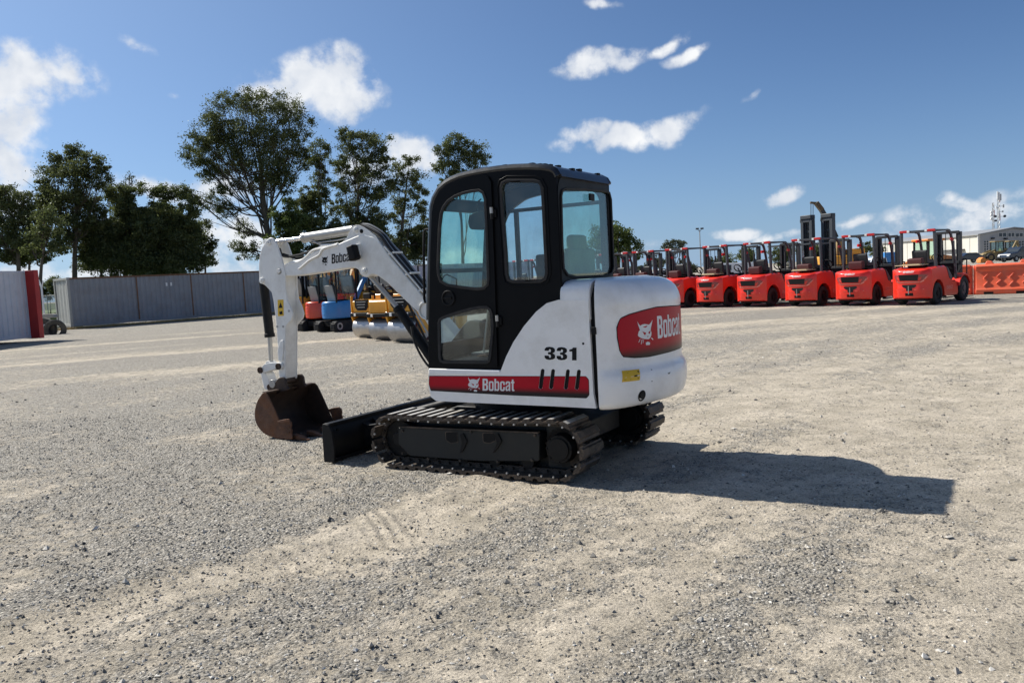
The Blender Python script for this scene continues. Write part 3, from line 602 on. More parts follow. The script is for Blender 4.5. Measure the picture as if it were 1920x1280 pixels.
# ---- house: side skin, skirt, engine hood
YS = .800
arc = [(948.7, 668.7), (962.8, 640.6), (982.5, 611), (1005, 584.4), (1024.7, 568.5), (1047, 562)]
skin_px = [(803.5, 697), (937.5, 698)]+arc+[(1103, 562), (1104.5, 600), (1108.5, 668.7), (1112.5, 739), (1117.5, 765.5), (1040, 761.5), (960, 758), (870, 754), (818, 751.5), (808, 744), (804, 725)]
slots = [[(1013.8, 693), (1017.4, 690.6), (1021.2, 693), (1017.2, 727), (1013.4, 729.6), (1009.6, 727)]]
slots = [[(x+dx, y+dy) for x, y in slots[0]] for dx, dy in ((0, 0), (19.6, .4), (47.4, .9), (68, 1.4))]
g = MB(); g.plate(LY(skin_px, YS), [rp(LY(s, YS), .01) for s in slots], 'y', YS-.03, YS)
skin = g.build('side_panel', 'white', exc, .008, 3)
for s in slots: g = MB(); g.prism(rp(LY(s, YS), .01), 'y', YS-.03, YS-.006); g.build('vent_slot', 'blackm', exc)
g = MB(); g.prism(LY([(803.5, 696), (1050, 697), (1100, 697), (1112, 764), (960, 757.5), (870, 753.5), (818, 750.5), (806, 742)], YS-.032), 'y', -.58, YS-.034); g.build('skirt_frame', 'blackm', exc, .01)
g = MB(); g.prism(rp(LY([(803.5, 690.5), (937.5, 694), (937.5, 703), (803.5, 703)], YS), .012), 'y', .3, YS+.004); g.build('step_ledge', 'white', exc, .01, 3)
xl, xr = e_pl(1048, 545, 1, YS)[0], e_pl(1104, 560, 1, YS)[0]
z0 = 1.20; YS_ = YS-.004; hood = rp([(YS_, z0, 0), (YS_, 1.37, 0), (YS-.012, 1.435, .03), (YS-.06, 1.478, .05), (YS-.16, 1.497, .05), (-.45, 1.497, .08), (-.585, 1.40, .08), (-.585, .60, 0), (-.56, .60, 0), (-.56, z0, 0)], .02)
g = MB(); g.prism([(p[0], p[1]) for p in hood if True], 'x', xr-.0, xl); g.build('engine_hood', 'white', exc, .012, 3)
# black seam between hood and counterweight
g = MB(); g.prism([(-.575, .58), (YS-.035, .58), (YS-.035, 1.36), (YS-.10, 1.455), (-.44, 1.470), (-.565, 1.38)], 'x', xr-.06, xl+.1); g.build('engine_bay', 'blackm', exc)
g = MB(); g.prism(rp(LY([(1109, 613), (1117, 613), (1118, 627), (1110, 628)], YS), .008), 'y', YS-.02, YS+.012); g.build('latch', 'blackm', exc, .003)
g = MB(); q = e_pl(1093.5, 644, 1, YS); g.cyl((q[0], YS-.001, q[2]), (q[0], YS+.002, q[2]), .009, n=12); g.build('lock', 'decalblk', exc)
# side decal
MT['strip'] = zgrad('stripe_print', (.02, .017, .018), (.44, .004, .017), .655, .715)
def notched(y_, e):
    out = []
    for sl in slots: out += [(sl[0][0]-1.4-e*0, y_, 0), (sl[5][0], sl[5][1], 0), (sl[4][0], sl[4][1], 0), (sl[3][0], sl[3][1], 0), (sl[2][0]-1.3, y_, 0)]
    return out
g = MB(); g.plate(rp(LY([(805.2, 705)]+notched(705.8, 0)+[(1098, 706), (1103.2, 712), (1104, 740), (1099, 745.5), (960, 740), (808, 731.5), (804.5, 720)], YS+.002), .008), [], 'y', YS+.0005, YS+.002)
dec = g.build('stripe_decal', 'strip', exc)
g = MB(); g.plate(rp(LY([(804.6, 704.2)]+notched(704.9, 0)+[(1098.6, 705), (1104.2, 711.5), (1105, 740.5), (1099.6, 746.5), (960, 741), (807.6, 732.4), (803.8, 720)], YS+.001), .008), [], 'y', YS+.0002, YS+.001); g.build('decal_edge', 'decalblk', exc)
print_on('lettering', 'Bobcat', (904.8, 732), (964.4, 733), 22.4, YS+.003, 'decalwht', exc, .07)
cat_on('emblem', (877.5, 706.5, 900, 734), YS+.003, 'decalwht', exc)
print_on('number_331', '331', (1021, 674), (1081, 675.5), 24, YS+.0015, 'decalblk', exc, .055)

# ---- counterweight
plan = np.array([(-1.098, .796), (-1.15, .782), (-1.208, .742), (-1.27, .645), (-1.33, .50), (-1.385, .30), (-1.415, .10), (-1.415, -.08), (-1.385, -.24), (-1.335, -.385), (-1.27, -.49), (-1.19, -.56), (-1.09, -.595), (-.98, -.60)])
def catmull(P, m=8):
    P = np.vstack([2*P[0]-P[1], P, 2*P[-1]-P[-2]]); out = []
    for i in range(1, len(P)-2):
        for k in range(m):
            t = k/m; out.append(.5*((2*P[i])+(-P[i-1]+P[i+1])*t+(2*P[i-1]-5*P[i]+4*P[i+1]-P[i+2])*t*t+(-P[i-1]+3*P[i]-3*P[i+1]+P[i+2])*t**3))
    return np.array(out+[P[-2]])
CP = catmull(plan); CS = np.concatenate([[0], np.cumsum(np.linalg.norm(np.diff(CP, axis=0), axis=1))]); CSL = CS[-1]
_t = np.gradient(CP, axis=0); _t /= np.linalg.norm(_t, axis=1)[:, None]; CN = np.stack([_t[:, 1], -_t[:, 0]], 1); CN *= np.sign((CN*(CP-np.array([-.5, .1]))).sum(1))[:, None]
ZP = np.array([(.535, -.16), (.538, -.09), (.548, -.035), (.57, -.008), (.60, .006), (.66, .018), (.72, .022), (.775, .018), (.805, .004), (.825, -.010), (.85, -.016), (.95, -.014), (1.1, -.012), (1.24, -.014), (1.285, -.010), (1.315, -.012), (1.36, -.024), (1.40, -.044), (1.435, -.075), (1.462, -.115), (1.48, -.17), (1.490, -.25), (1.494, -.34)])
zs = [p[0] for p in ZP]; os_ = [p[1] for p in ZP]
def cw(s, z, off=0.):
    x = np.interp(s, CS, CP[:, 0]); y = np.interp(s, CS, CP[:, 1]); n = np.array([np.interp(s, CS, CN[:, 0]), np.interp(s, CS, CN[:, 1])]); n /= np.linalg.norm(n)
    k = min(1, s/.22)**.5 if s < .22 else 1; k = max(k, .12)
    o = np.interp(z, zs, os_); o = o*(k if z < 1.3 and o > -.03 else 1)
    if z > 1.3 or z < .58: o = o*(.42+.58*min(1, s/.5)) if z > 1.3 else o
    o = o+off; return np.array([x+n[0]*o, y+n[1]*o, z])
m_ = MB(); ns = len(CS); rows = []
for (z, o) in ZP:
    rows.append([cw(s, z) for s in CS])
vs = [p for r in rows for p in r]; fs = [(j*ns+i, j*ns+i+1, (j+1)*ns+i+1, (j+1)*ns+i) for j in range(len(rows)-1) for i in range(ns-1)]
m_.add(vs, fs)
top = [p for p in rows[-1]]; m_.add(top, [tuple(range(ns))]); m_.add(rows[0], [tuple(range(ns))[::-1]])
inner = [[(max(p[0], -1.07) if True else 0, p[1]*.98, p[2]) for p in (r[0], r[-1])] for r in rows]
cwo = m_.build('counterweight', 'white', exc, 0, ang=50, fixn=True)
# front closing wall of the counterweight
# pixel -> surface by nearest projection
_S = np.linspace(0, CSL, 260); _Z = np.linspace(.54, 1.45, 200)
_G = np.array([[cw(s, zz) for s in _S] for zz in _Z]); _W = np.stack([EP[0]+_G[..., 0]*EFX[0]+_G[..., 1]*EFY[0], EP[1]+_G[..., 0]*EFX[1]+_G[..., 1]*EFY[1], _G[..., 2]], -1)
_D = _W-np.array([0, 0, H]); _zz = _D@FW; _PX = 960+F*(_D@RT)/_zz; _PY = 640-F*(_D@UP)/_zz
def cw_px(x, y):
    k = np.argmin((_PX-x)**2+(_PY-y)**2+np.where(np.arange(260)[None, :] > 200, 9e9, 0)); j, i = divmod(int(k), 260); return _S[i], _Z[j]
# big decal: outline sampled as bottom and top curves over s
s0, _ = cw_px(1158, 620); zt = [(1158, 606), (1163, 598), (1180, 590.5), (1205, 582.5), (1230, 577), (1255, 574.5), (1272, 574)]; zb = [(1158, 640), (1160, 655), (1168, 667.5), (1190, 669), (1215, 667), (1245, 661), (1270, 653)]
ZT = np.array([cw_px(*p) for p in zt]); ZB = np.array([cw_px(*p) for p in zb]); s1 = CSL*.80
SS = np.linspace(s0, s1, 70); 
MT['cwdec'] = zgrad('counterweight_print', (.035, .026, .024), (.42, .005, .018), .905, 1.0)
def sheet(name, grow, off, mat):
    m = MB(); P = []
    for k, s in enumerate(np.linspace(s0-grow, s1+grow, 70)):
        zt_ = np.interp(s, ZT[:, 0], ZT[:, 1])+grow; zb_ = np.interp(s, ZB[:, 0], ZB[:, 1])-grow
        e = (s1+grow-s)
        if e < .06: sh_ = (1-math.sqrt(max(0, 1-((.06-e)/.06)**2)))*.06; zt_ -= sh_; zb_ += sh_
        e = s-(s0-grow)
        if e < .035: sh_ = (1-math.sqrt(max(0, 1-((.035-e)/.035)**2)))*.035; zt_ -= sh_; zb_ += sh_
        for j in range(6): zz = zb_+(zt_-zb_)*j/5; P.append(cw(s, zz, off))
    m.add(P, [(i*6+j, (i+1)*6+j, (i+1)*6+j+1, i*6+j+1) for i in range(69) for j in range(5)]); return m.build(name, mat, exc, fixn=False)
sheet('decal_edge', .008, .0012, 'decalblk'); sheet('rear_decal', 0, .0022, 'cwdec')
def cw_shape(name, polys, mat, off=.0034):
    m = MB()
    for P in polys: m.add([cw(s, zz, off) for s, zz in P], [tuple(range(len(P)))])
    return m.build(name, mat, exc, fixn=False)
a0 = np.array(cw_px(1196.5, 650)); a1 = np.array(cw_px(1223, 598)); 
cat_mesh(lambda u, v: cw(a0[0]+(a1[0]-a0[0])*u, a0[1]+(a1[1]-a0[1])*v, .0034)).build('emblem', 'decalwht', exc, fixn=False)
uv, f = glyph_word('Bobcat.'); b0 = np.array(cw_px(1232.5, 635)); sE = b0[0]+(cw_px(1272, 625)[0]-b0[0])*1.0; tz = cw_px(1231, 593)[1]
m_ = MB(); m_.add([cw(b0[0]+(sE-b0[0])*1.12*u, b0[1]+(tz-b0[1])*v, .0034) for u, v in uv], f); m_.build('lettering', 'decalwht', exc, fixn=False)
def cw_quad(name, pts, mat, off, sub=3):
    P = [np.array(cw_px(*p)) for p in pts]; V = []
    for j in range(sub+1):
        for i in range(sub+1):
            u, v = i/sub, j/sub; q = (1-v)*((1-u)*P[0]+u*P[1])+v*((1-u)*P[3]+u*P[2]); V.append(cw(q[0], q[1], off))
    m = MB(); m.add(V, [(j*(sub+1)+i, j*(sub+1)+i+1, (j+1)*(sub+1)+i+1, (j+1)*(sub+1)+i) for j in range(sub) for i in range(sub)]); return m.build(name, mat, exc, fixn=False)
cw_quad('warning_sticker', [(1166, 694.5), (1198.5, 691.5), (1199, 713), (1166.5, 716.5)], 'stick', .002)
cw_shape('warning_print', [[cw_px(*p) for p in P] for P in ([(1169.5, 712.5), (1176.5, 697.5), (1183.5, 711.5)],)], 'decalblk', .0026)
cw_shape('warning_print_inset', [[cw_px(*p) for p in P] for P in ([(1171.8, 711), (1176.5, 700.6), (1181.4, 710.2)],)], 'stick', .0032)
cw_shape('warning_figure', [[cw_px(*p) for p in P] for P in ([(1194.5, 695.5), (1197.5, 695.3), (1197.8, 709.5), (1195, 709.8)], [(1189, 703.5), (1195, 702), (1195, 704.5), (1189, 706)])], 'decalblk', .003)
cw_shape('scratch', [[cw_px(*p) for p in P] for P in ([(1219.5, 692), (1222, 692), (1223.4, 715), (1221.2, 716)], [(1251.5, 699.5), (1257, 697.5), (1254, 701.5)])], 'decalblk', .0015)
sE_, zE = cw_px(1203, 742); c0 = cw(sE_, zE, .004); c1 = cw(sE_, zE, -.03)
g = MB(); hole = [cw(sE_+.040*math.cos(a)*1.0, zE+.042*math.sin(a), .0025) for a in np.linspace(0, 2*math.pi, 21)[:-1]]; g.add(hole, [tuple(range(20))]); g.build('exhaust_opening', 'blackm', exc, fixn=False)
g = MB(); g.cyl(tuple(c0+(c0-c1)*.1), tuple(c0-(c0-c1)*.2), .022, n=14); g.build('exhaust_pipe', 'under', exc)

# ---- cab
YC = .775
wall_px = [(937.5, 697), (803.5, 693), (802.5, 600), (803, 545), (804.8, 480), (806.5, 430), (808.2, 388), (812.5, 372), (822, 355), (834, 344), (846, 337.2), (862, 331), (880, 326.5), (906.6, 321.6), (932, 318), (959, 315.5), (991, 314.5), (1015, 315.5), (1030, 318), (1038, 322), (1043, 331), (1046, 400), (1051, 520), (1056, 600), (1010, 620), (975, 650)]
win_door = [(780+x/4.74, 290+y/4.74) for x, y in [(213, 1000), (218, 850), (226, 650), (240, 530), (262, 470), (300, 420), (360, 378), (430, 350), (500, 333), (570, 325), (605, 345), (622, 400), (632, 600), (640, 800), (650, 1100), (645, 1150), (615, 1180), (560, 1188), (420, 1172), (290, 1152), (235, 1120), (217, 1060)]]
win_mid = [(780+x/4.74, 290+y/4.74) for x, y in [(762, 300), (772, 260), (810, 240), (1050, 240), (1095, 252), (1118, 300), (1128, 500), (1142, 800), (1156, 1050), (1145, 1095), (1110, 1118), (860, 1120), (825, 1105), (812, 1060), (805, 900), (790, 700), (775, 500)]]
win_low = [(800+x/8, 540+y/8) for x, y in [(212, 520), (225, 480), (260, 455), (380, 410), (520, 365), (680, 322), (800, 298), (920, 298), (965, 330), (985, 390), (998, 500), (1000, 600), (985, 800), (960, 1030), (945, 1085), (915, 1100), (275, 1095), (240, 1080), (225, 1040)]]
def grow(poly, d):
    P = np.array(poly); c = P.mean(0); out = []
    n = len(P)
    for i in range(n):
        t = P[(i+1) % n]-P[i-1]; t = t/(np.linalg.norm(t)+1e-9); nn = np.array([t[1], -t[0]]); 
        if nn@(P[i]-c) < 0: nn = -nn
        out.append(tuple(P[i]+nn*d))
    return out
wallL = LY(wall_px, YC); wD, wM, wL_ = LY(win_door, YC), LY(win_mid, YC), LY(win_low, YC)
g = MB(); g.plate(wallL, [grow(wD, .03), grow(wM, .012), grow(wL_, .03)], 'y', YC-.045, YC)
cab = g.build('cab', 'black', exc, .014, 3)
door_px = [(805, 690), (804.5, 600), (806.5, 480), (809.5, 400), (812, 384), (822, 362), (838, 346), (860, 336.5), (885, 330.5), (905, 328), (915, 331), (920.5, 342), (922, 380), (926, 480), (930, 600), (932.5, 688)]
dP = rp(LY(door_px, YC+.018), .01)
g = MB(); g.plate(dP, [wD, wL_], 'y', YC+.001, YC+.018); door = g.build('door', 'black', cab, .006, 3)
def gasket(nm, w, wd, y0, y1): g = MB(); g.plate(grow(w, wd), [grow(w, -.006)], 'y', y0, y1); return g.build(nm, 'rubber', cab, .003)
gasket('window_seal', wD, .016, YC+.014, YC+.026); gasket('window_seal', wL_, .016, YC+.014, YC+.026); gasket('window_seal', wM, .018, YC-.004, YC+.008)
# raised swage round the mid window
g = MB(); g.plate(grow(wM, .045), [grow(wM, .034)], 'y', YC-.002, YC+.006); g.build('swage', 'black', cab, .002)
for w, y, mt in ((wD, YC+.008, 'glass'), (wL_, YC+.008, 'glassc'), (wM, YC-.012, 'glassc')):
    g = MB(); g.prism(w, 'y', y-.004, y); g.build('window_pane', mt, cab)
q = e_pl(841, 559, 1, YC+.02); g = MB(); g.ring((q[0], YC+.016, q[2]), (q[0], YC+.030, q[2]), .062, .050, 28); g.cyl((q[0], YC+.012, q[2]), (q[0], YC+.0195, q[2]), .050, n=28); g.box(q[0]-.03, q[0]+.045, YC+.018, YC+.028, q[2]-.008, q[2]+.012); g.build('door_handle', 'blackm', cab, .003)
for (x, y) in ((922.5, 400), (933, 602)):
    q = e_pl(x, y, 1, YC+.02); g = MB(); g.cyl((q[0], YC+.022, q[2]-.045), (q[0], YC+.022, q[2]+.03), .012, n=10); g.box(q[0]-.03, q[0]+.03, YC+.002, YC+.016, q[2]-.03, q[2]+.03); g.build('hinge', 'blackm', cab, .003)
    g = MB(); g.cyl((q[0], YC+.026, q[2]+.0), (q[0], YC+.026, q[2]+.045), .0125, n=10); g.build('hinge_pin', 'steelgrey', cab)
# right wall
YR = -.165
g = MB(); RX = lambda x: x
xF = e_pl(803, 600, 1, YC)[0]; xB = -.83
hA = rp([(xF-.13, 1.0, .05), (xF-.13, 1.85, .05), (.12, 2.115, .06), (-.05, 2.205, .05), (-.30, 2.24, .05), (-.70, 2.215, .05), (-.755, 2.16, .05), (-.755, 1.30, .05), (-.35, 1.26, .05), (-.12, 1.0, .05)], .05)
g.plate(wallL, [hA], 'y', YR, YR+.045); g.build('right_wall', 'black', cab, .010, 3)
g = MB(); g.box(xB+.05, .12, YR+.01, YR+.04, 2.10, 2.13); g.build('window_bar', 'black', cab); g = MB(); g.box(.03, .065, YR+.01, YR+.04, 1.0, 2.12); g.build('window_bar', 'black', cab)
g = MB(); g.prism(hA, 'y', YR+.02, YR+.024); g.build('window_pane', 'glassc', cab)
g = MB(); g.box(.225, .265, YR+.05, YC-.05, 2.095, 2.20); g.build('windscreen_header', 'black', cab, .01)
# roof and windscreen frame follow the same outline
roof_prof = [p for p in wallL[2:22]]
def seg(p, q, th=.035, ya=YR, yb=YC, name='roof', mat='black', bev=.02, par=None, sgn=1):
    g = MB(); P = [(x, z) for x, z in roof_prof[p:q]]; g.strip(P, 'y', ya, yb, th*sgn); return g.build(name, mat, par or cab, 0)
fr_prof = roof_prof
def edge_tube(prof, y, r):
    g = MB(); g.tube([(x, y, z) for x, z in prof], r, 10); return g
# rounded rails along both roof edges
for y, sg in ((YC-.030, 1), (YR+.030, 1)):
    g = edge_tube([(x+(0), z) for x, z in roof_prof[:19]], y, .034); g.build('roof_rail', 'roofblk', cab)
cen = np.array([-.3, 1.5])
def inset(prof, d): 
    out = []; P = np.array(prof)
    for i in range(len(P)):
        t = P[min(i+1, len(P)-1)]-P[max(i-1, 0)]; t = t/np.linalg.norm(t); n = np.array([t[1], -t[0]]); n = n if n@(P[i]-cen) > 0 else -n; out.append(tuple(P[i]+n*d))
    return out
RO = inset(roof_prof, .031)
def sheetp(name, i0, i1, y0, y1, mat, th=.02, par=None):
    g = MB(); A = inset(roof_prof, .031)[i0:i1]; B = inset(roof_prof, .031-th)[i0:i1]; g._strip(A, B, 'y', y0, y1); return g.build(name, mat, par or cab)
roofo = sheetp('roof', 10, 19, YR+.03, YC-.03, 'roofblk', .03)
sheetp('roof_front', 7, 9, YR+.03, YC-.03, 'black', .03)
for y0, y1 in ((YR+.03, YR+.12), (YC-.13, YC-.03)): sheetp('roof_side', 8, 11, y0, y1, 'black', .03)
sheetp('skylight', 8, 11, YR+.12, YC-.13, 'glassc', .006)
for y0, y1 in ((YR+.03, YR+.09), (YC-.09, YC-.03)): sheetp('windscreen_post', 0, 8, y0, y1, 'black', .035)
g = MB(); g.box(xF-.035, xF-.002, YR+.03, YC-.03, .84, 1.03); g.build('front_kick_panel', 'black', cab, .005)
g = MB(); g.box(xF-.02, xF-.014, YR+.05, YC-.05, 1.03, 1.24); g.build('lower_windscreen', 'glassc', cab)
sheetp('front_lower_panel', 0, 2, YR+.03, YC-.03, 'black', .03)
sheetp('windscreen', 1, 8, YR+.09, YC-.09, 'glass', .006)
g = MB(); g.box(roof_prof[3][0]-.03, roof_prof[3][0]+.01, YR+.05, YC-.05, 1.60, 1.635); g.build('windscreen_bar', 'black', cab)
# rear wall
rw = [(1036, 322), (1052, 600)]
XB = -.838
zb_ = 1.44
outer = [(YC-.004, zb_), (YC-.004, 2.17, .06), (YC-.06, 2.262, .08), (.3, 2.292, .2), (YR+.06, 2.262, .08), (YR+.004, 2.17, .06), (YR+.004, zb_)]
wr = LX([(780+x/4.74, 290+y/4.74) for x, y in [(1290, 370), (1300, 325), (1330, 310), (1500, 318), (1680, 330), (1715, 345), (1728, 400), (1740, 700), (1752, 1000), (1735, 1050), (1690, 1070), (1420, 1082), (1345, 1062), (1312, 1010), (1300, 800)]], XB)
g = MB(); g.plate(rp(outer, .02), [wr], 'x', XB, XB+.04); g.build('rear_wall', 'black', cab, .012, 3)
g = MB(); g.plate(grow(wr, .014), [grow(wr, -.004)], 'x', XB-.010, XB+.001); g.build('window_seal', 'rubber', cab, .003)
g = MB(); g.prism(wr, 'x', XB+.012, XB+.016); g.build('window_pane', 'glassg', cab)
g = MB(); g.box(XB-.02, XB-.002, .18, .26, 2.10, 2.155); g.build('rear_latch', 'blackm', cab, .004)
# roof cap with grit on it
def roofz(x): return np.interp(-x, [-p[0] for p in RO[::1]], [p[1] for p in RO])
g = MB(); r_ = random.Random(5)
for k in range(26):
    x = r_.uniform(XB+.04, -.15); y = r_.uniform(YC-.25, YC-.04) if k % 2 else r_.uniform(YR+.1, YC-.1); h_ = r_.uniform(.006, .014); g.box(x-.018, x+.018, y-.02, y+.02, roofz(x)-.012, roofz(x)+h_)
g.build('roof_ribs', 'blackm', cab)
# interior
g = MB(); g.box(xB+.05, xF-.08, YR+.05, YC-.05, .86, .90); g.build('floor', 'blackm', cab)
g = MB(); g.box(xB+.06, -.42, YR+.05, YC-.05, .90, 1.20); g.build('seat_base', 'blackm', cab, .02)
g = MB(); g.prism(rp([(-.30, 1.20), (-.30, 1.32), (-.62, 1.30), (-.70, 1.72), (-.80, 1.74), (-.78, 1.30), (-.72, 1.20)], .04), 'y', .08, .56); seat = g.build('seat', 'seatgreen', cab, .035, 3)
g = MB(); g.box(-.79, -.71, .20, .44, 1.70, 1.84); g.build('headrest', 'seatgreen', cab, .03, 3)
for y in (.06, .58):
    g = MB(); g.box(-.62, -.20, y-.05, y+.05, 1.22, 1.36); g.build('arm_console', 'blackm', cab, .02)
    g = MB(); g.tube([(-.22, y, 1.34), (-.19, y, 1.44), (-.20, y, 1.50)], [.012, .012, .022], 8); g.build('joystick', 'blackm', cab)
for y in (.24, .36):
    g = MB(); g.tube([(.15, y, .9), (.10, y, 1.15), (.06, y, 1.36)], .010, 8); g.box(.10, .24, y-.05, y+.05, .905, .925); g.build('travel_lever', 'steelgrey', cab)
g = MB(); g.beam((.11, .25, .93), (.02, .25, 1.28), .05, .03); g.build('lever_boot', 'minired', cab, .004); g = MB(); g.box(-.25, .12, .15, .5, .902, .912); g.build('floor_mat', 'rust', cab)
g = MB(); g.box(-.45, -.15, YR+.045, YR+.09, 1.45, 1.72); g.build('side_monitor', 'seat', cab, .02)
q = e_pl(897, 415, 1, .60); g = MB(); g.prism(rp([(q[0]-.08, q[2]-.075), (q[0]+.075, q[2]-.06), (q[0]+.075, q[2]+.05), (q[0]-.0, q[2]+.075), (q[0]-.08, q[2]+.07)], .04), 'y', .60, .63); g.tube([(q[0]-.02, .62, q[2]+.07), (q[0]-.03, .66, q[2]+.14), (q[0]-.1, .7, q[2]+.16)], .007, 6); g.build('interior_mirror', 'blackm', cab, .01)
g = MB(); hp = [e_pl(x, y, 1, .66) for x, y in ((829, 523), (833, 517), (838, 514.5), (856, 523), (856, 536))]; g.tube([tuple(p) for p in hp], .007, 8); g.build('grab_loop', 'blackm', cab)
g = MB(); hp = [e_pl(x, y, 1, .70) for x, y in ((806, 430), (798, 430.5), (795.2, 434), (794.6, 470), (795.5, 560), (797, 566), (804, 567))]; g.tube([tuple(p) for p in hp], .011, 10); g.build('grab_handle', 'blackm', cab)

# ---- boom, arm, bucket
YB0, YB1 = -.275, -.12; YM = -.1975
def ppl(pts, Y=YM): return [tuple(e_pl(x, y, 1, Y)) for x, y in pts]
boom_px = [(515.8, 505.6, .01), (519, 501), (531, 497.5), (545, 493), (573.7, 481), (590, 471), (628.6, 460), (638.7, 454.8), (677, 438.6), (699.6, 443.7), (711.8, 454), (730, 481), (793, 556), (801, 567), (862, 640), (866, 665), (845, 675), (835, 655), (803, 611), (793, 595), (750, 554), (727, 531), (712, 519.5), (703, 514.8), (697, 514.3), (693, 516.5), (688, 519.8), (682, 519.2), (677, 515.8), (674, 510), (671, 505), (663, 501.8), (642.8, 503.6), (602, 510.7), (551.4, 517.8), (527, 517.8), (517, 513.7)]
g = MB(); g.prism(rp(LY(boom_px, YB1), .015, 2), 'y', YB0, YB1); boom = g.build('boom', 'whitearm', exc, .012, 3)
# doubler plate edge along the spine, mount for the arm cylinder
mount = [(640, 455), (649, 446.7), (655, 434), (660, 424.8), (666, 421.8), (673, 422), (682, 426), (689.5, 431), (704, 442), (712, 455), (700, 447), (677, 441.5)]
for y0, y1 in ((YB1-.022, YB1-.004), (YB0+.004, YB0+.022)):
    g = MB(); g.prism(rp(LY(mount, YB1), .01, 2), 'y', y0, y1); g.build('cylinder_mount', 'whitearm', boom, .004)
for (x, y, r, nm) in ((667, 430.5, .026, 'pin'), (684, 508, .034, 'pin'), (525, 508, .04, 'pin')):
    q = e_pl(x, y, 1, YB1); g = MB(); g.cyl((q[0], YB0-.02, q[2]), (q[0], YB1+.012, q[2]), r, n=20); g.cyl((q[0], YB1+.012, q[2]), (q[0], YB1+.024, q[2]), r*.6, n=12); g.build(nm, 'whitearm', boom, .003)
q = e_pl(677.5, 433.5, 1, YB1); g = MB(); g.cyl((q[0], YB1-.002, q[2]), (q[0], YB1+.0015, q[2]), .02, n=16); g.build('hole', 'blackm', boom)
q = e_pl(799, 582, 1, YB1); g = MB(); g.ring((q[0], YB1, q[2]), (q[0], YB1+.015, q[2]), .085, .07, 24); g.build('boss', 'whitearm', boom, .003)
print_on('lettering', 'Bobcat', (621.8, 494.5), (660, 488.6), 18, YB1+.002, 'decalblk', boom)
cat_on('emblem', (603.5, 480, 615, 498), YB1+.002, 'decalblk', boom, 1.2)
# arm (dipper)
arm_px = [(486.4, 481), (490.5, 465), (500.6, 448.7, .03), (506.7, 444.5, .03), (513, 447.5, .02), (519, 459), (529, 489), (535, 514), (535.5, 540), (538, 562), (545, 577), (548.5, 590), (546, 600), (540, 606), (535.5, 612), (535, 640), (535, 712), (531, 716), (525, 712), (522, 700), (523, 680), (520, 640), (517, 600), (513, 565), (509, 548), (497, 535), (489, 531), (486, 522), (485, 500)]
g = MB(); g.prism(rp(LY(arm_px, YB1+.012), .012, 2), 'y', YB0-.012, YB0+.008); g.prism(rp(LY(arm_px, YB1+.012), .012, 2), 'y', YB1-.008, YB1+.012)
core = [(517, 470), (533, 514), (534.5, 560), (535, 612), (534.6, 712), (526, 712), (523.5, 680), (521, 640), (518, 600), (514, 565), (510, 548), (500, 525), (498, 480)]
g.prism(rp(LY([(519, 505), (533, 516), (534.5, 560), (534.7, 612), (534.4, 710), (526, 710), (523.5, 680), (521, 640), (518, 600), (514, 565), (510, 548), (502, 532)], YB1+.012), .01, 2), 'y', YB0, YB1)
arm = g.build('arm', 'whitearm', exc, .006)
g = MB(); g.prism(rp(LY([(527, 639), (530.5, 637), (533, 641), (532, 660), (531, 676), (523, 676), (521.5, 655)], YB1+.014), .01, 2), 'y', YB1+.008, YB1+.024); g.build('stiffener', 'whitearm', arm, .004)
for (x, y, r) in ((504, 454.5, .034), (492, 526, .032), (529, 714, .04)):
    q = e_pl(x, y, 1, YB1+.012); g = MB(); g.cyl((q[0], YB0-.03, q[2]), (q[0], YB1+.03, q[2]), r, n=20); g.cyl((q[0], YB1+.03, q[2]), (q[0], YB1+.042, q[2]), r*.5, n=6); g.build('pin', 'whitearm' if y < 600 else 'darkrust', arm, .003)
for (x, y) in ((542, 583), (520, 612), (531, 612)):
    q = e_pl(x, y, 1, YB1+.012); g = MB(); g.cyl((q[0], YB1+.010, q[2]), (q[0], YB1+.018, q[2]), .013, n=10); g.build('bolt', 'steelgrey', arm)
g = MB(); g.prism(rp(LY([(520.3, 562), (531.2, 561.5), (531.8, 592), (521, 592.6)], YB1+.0145), .006), 'y', YB1+.012, YB1+.0135); g.build('warning_sticker', 'stick', arm)
g = MB(); g.prism(LY([(522, 577.5), (525.8, 567), (530, 577)], YB1+.0147), 'y', YB1+.0137, YB1+.0147); g.build('warning_print', 'decalblk', arm)
g = MB(); g.prism(LY([(523.5, 585), (529, 582.5), (530, 589), (524.5, 589.5)], YB1+.0147), 'y', YB1+.0137, YB1+.0147); g.build('warning_figure', 'decalblk', arm)
def cyl2(name, pa, pm, pb, rb, rr_, matb, matr, par, Y=YM):
    a, m, b = [Vector(e_pl(p[0], p[1], 1, Y)) for p in (pa, pm, pb)]
    g = MB(); g.cyl(a, m, rb, n=24); d = (m-a).normalized(); g.cyl(m-d*.03, m+d*.012, rb*1.12, n=24); g.cyl(a-d*.03, a+d*.01, rb*.8, n=16); o = g.build(name, matb, par, .004)
    g = MB(); g.cyl(m, b, rr_, n=18); g.build('piston_rod', matr, o)
    g = MB(); g.cyl(b+Vector((0, -.05, 0)), b+Vector((0, .05, 0)), rr_*1.7, n=18); g.build('rod_eye', 'whitearm', o, .003); return o
cyl2('arm_cylinder', (664, 431), (570.5, 445.8), (505, 455), .048, .023, 'steelgrey', 'chrome', boom)
cyl2('bucket_cylinder', (494, 528), (505.8, 630), (508.5, 683), .050, .024, 'under', 'steelgrey', arm)
cyl2('boom_cylinder', (812, 676), (746.5, 578), (686, 508), .047, .024, 'under', 'steelgrey', boom)
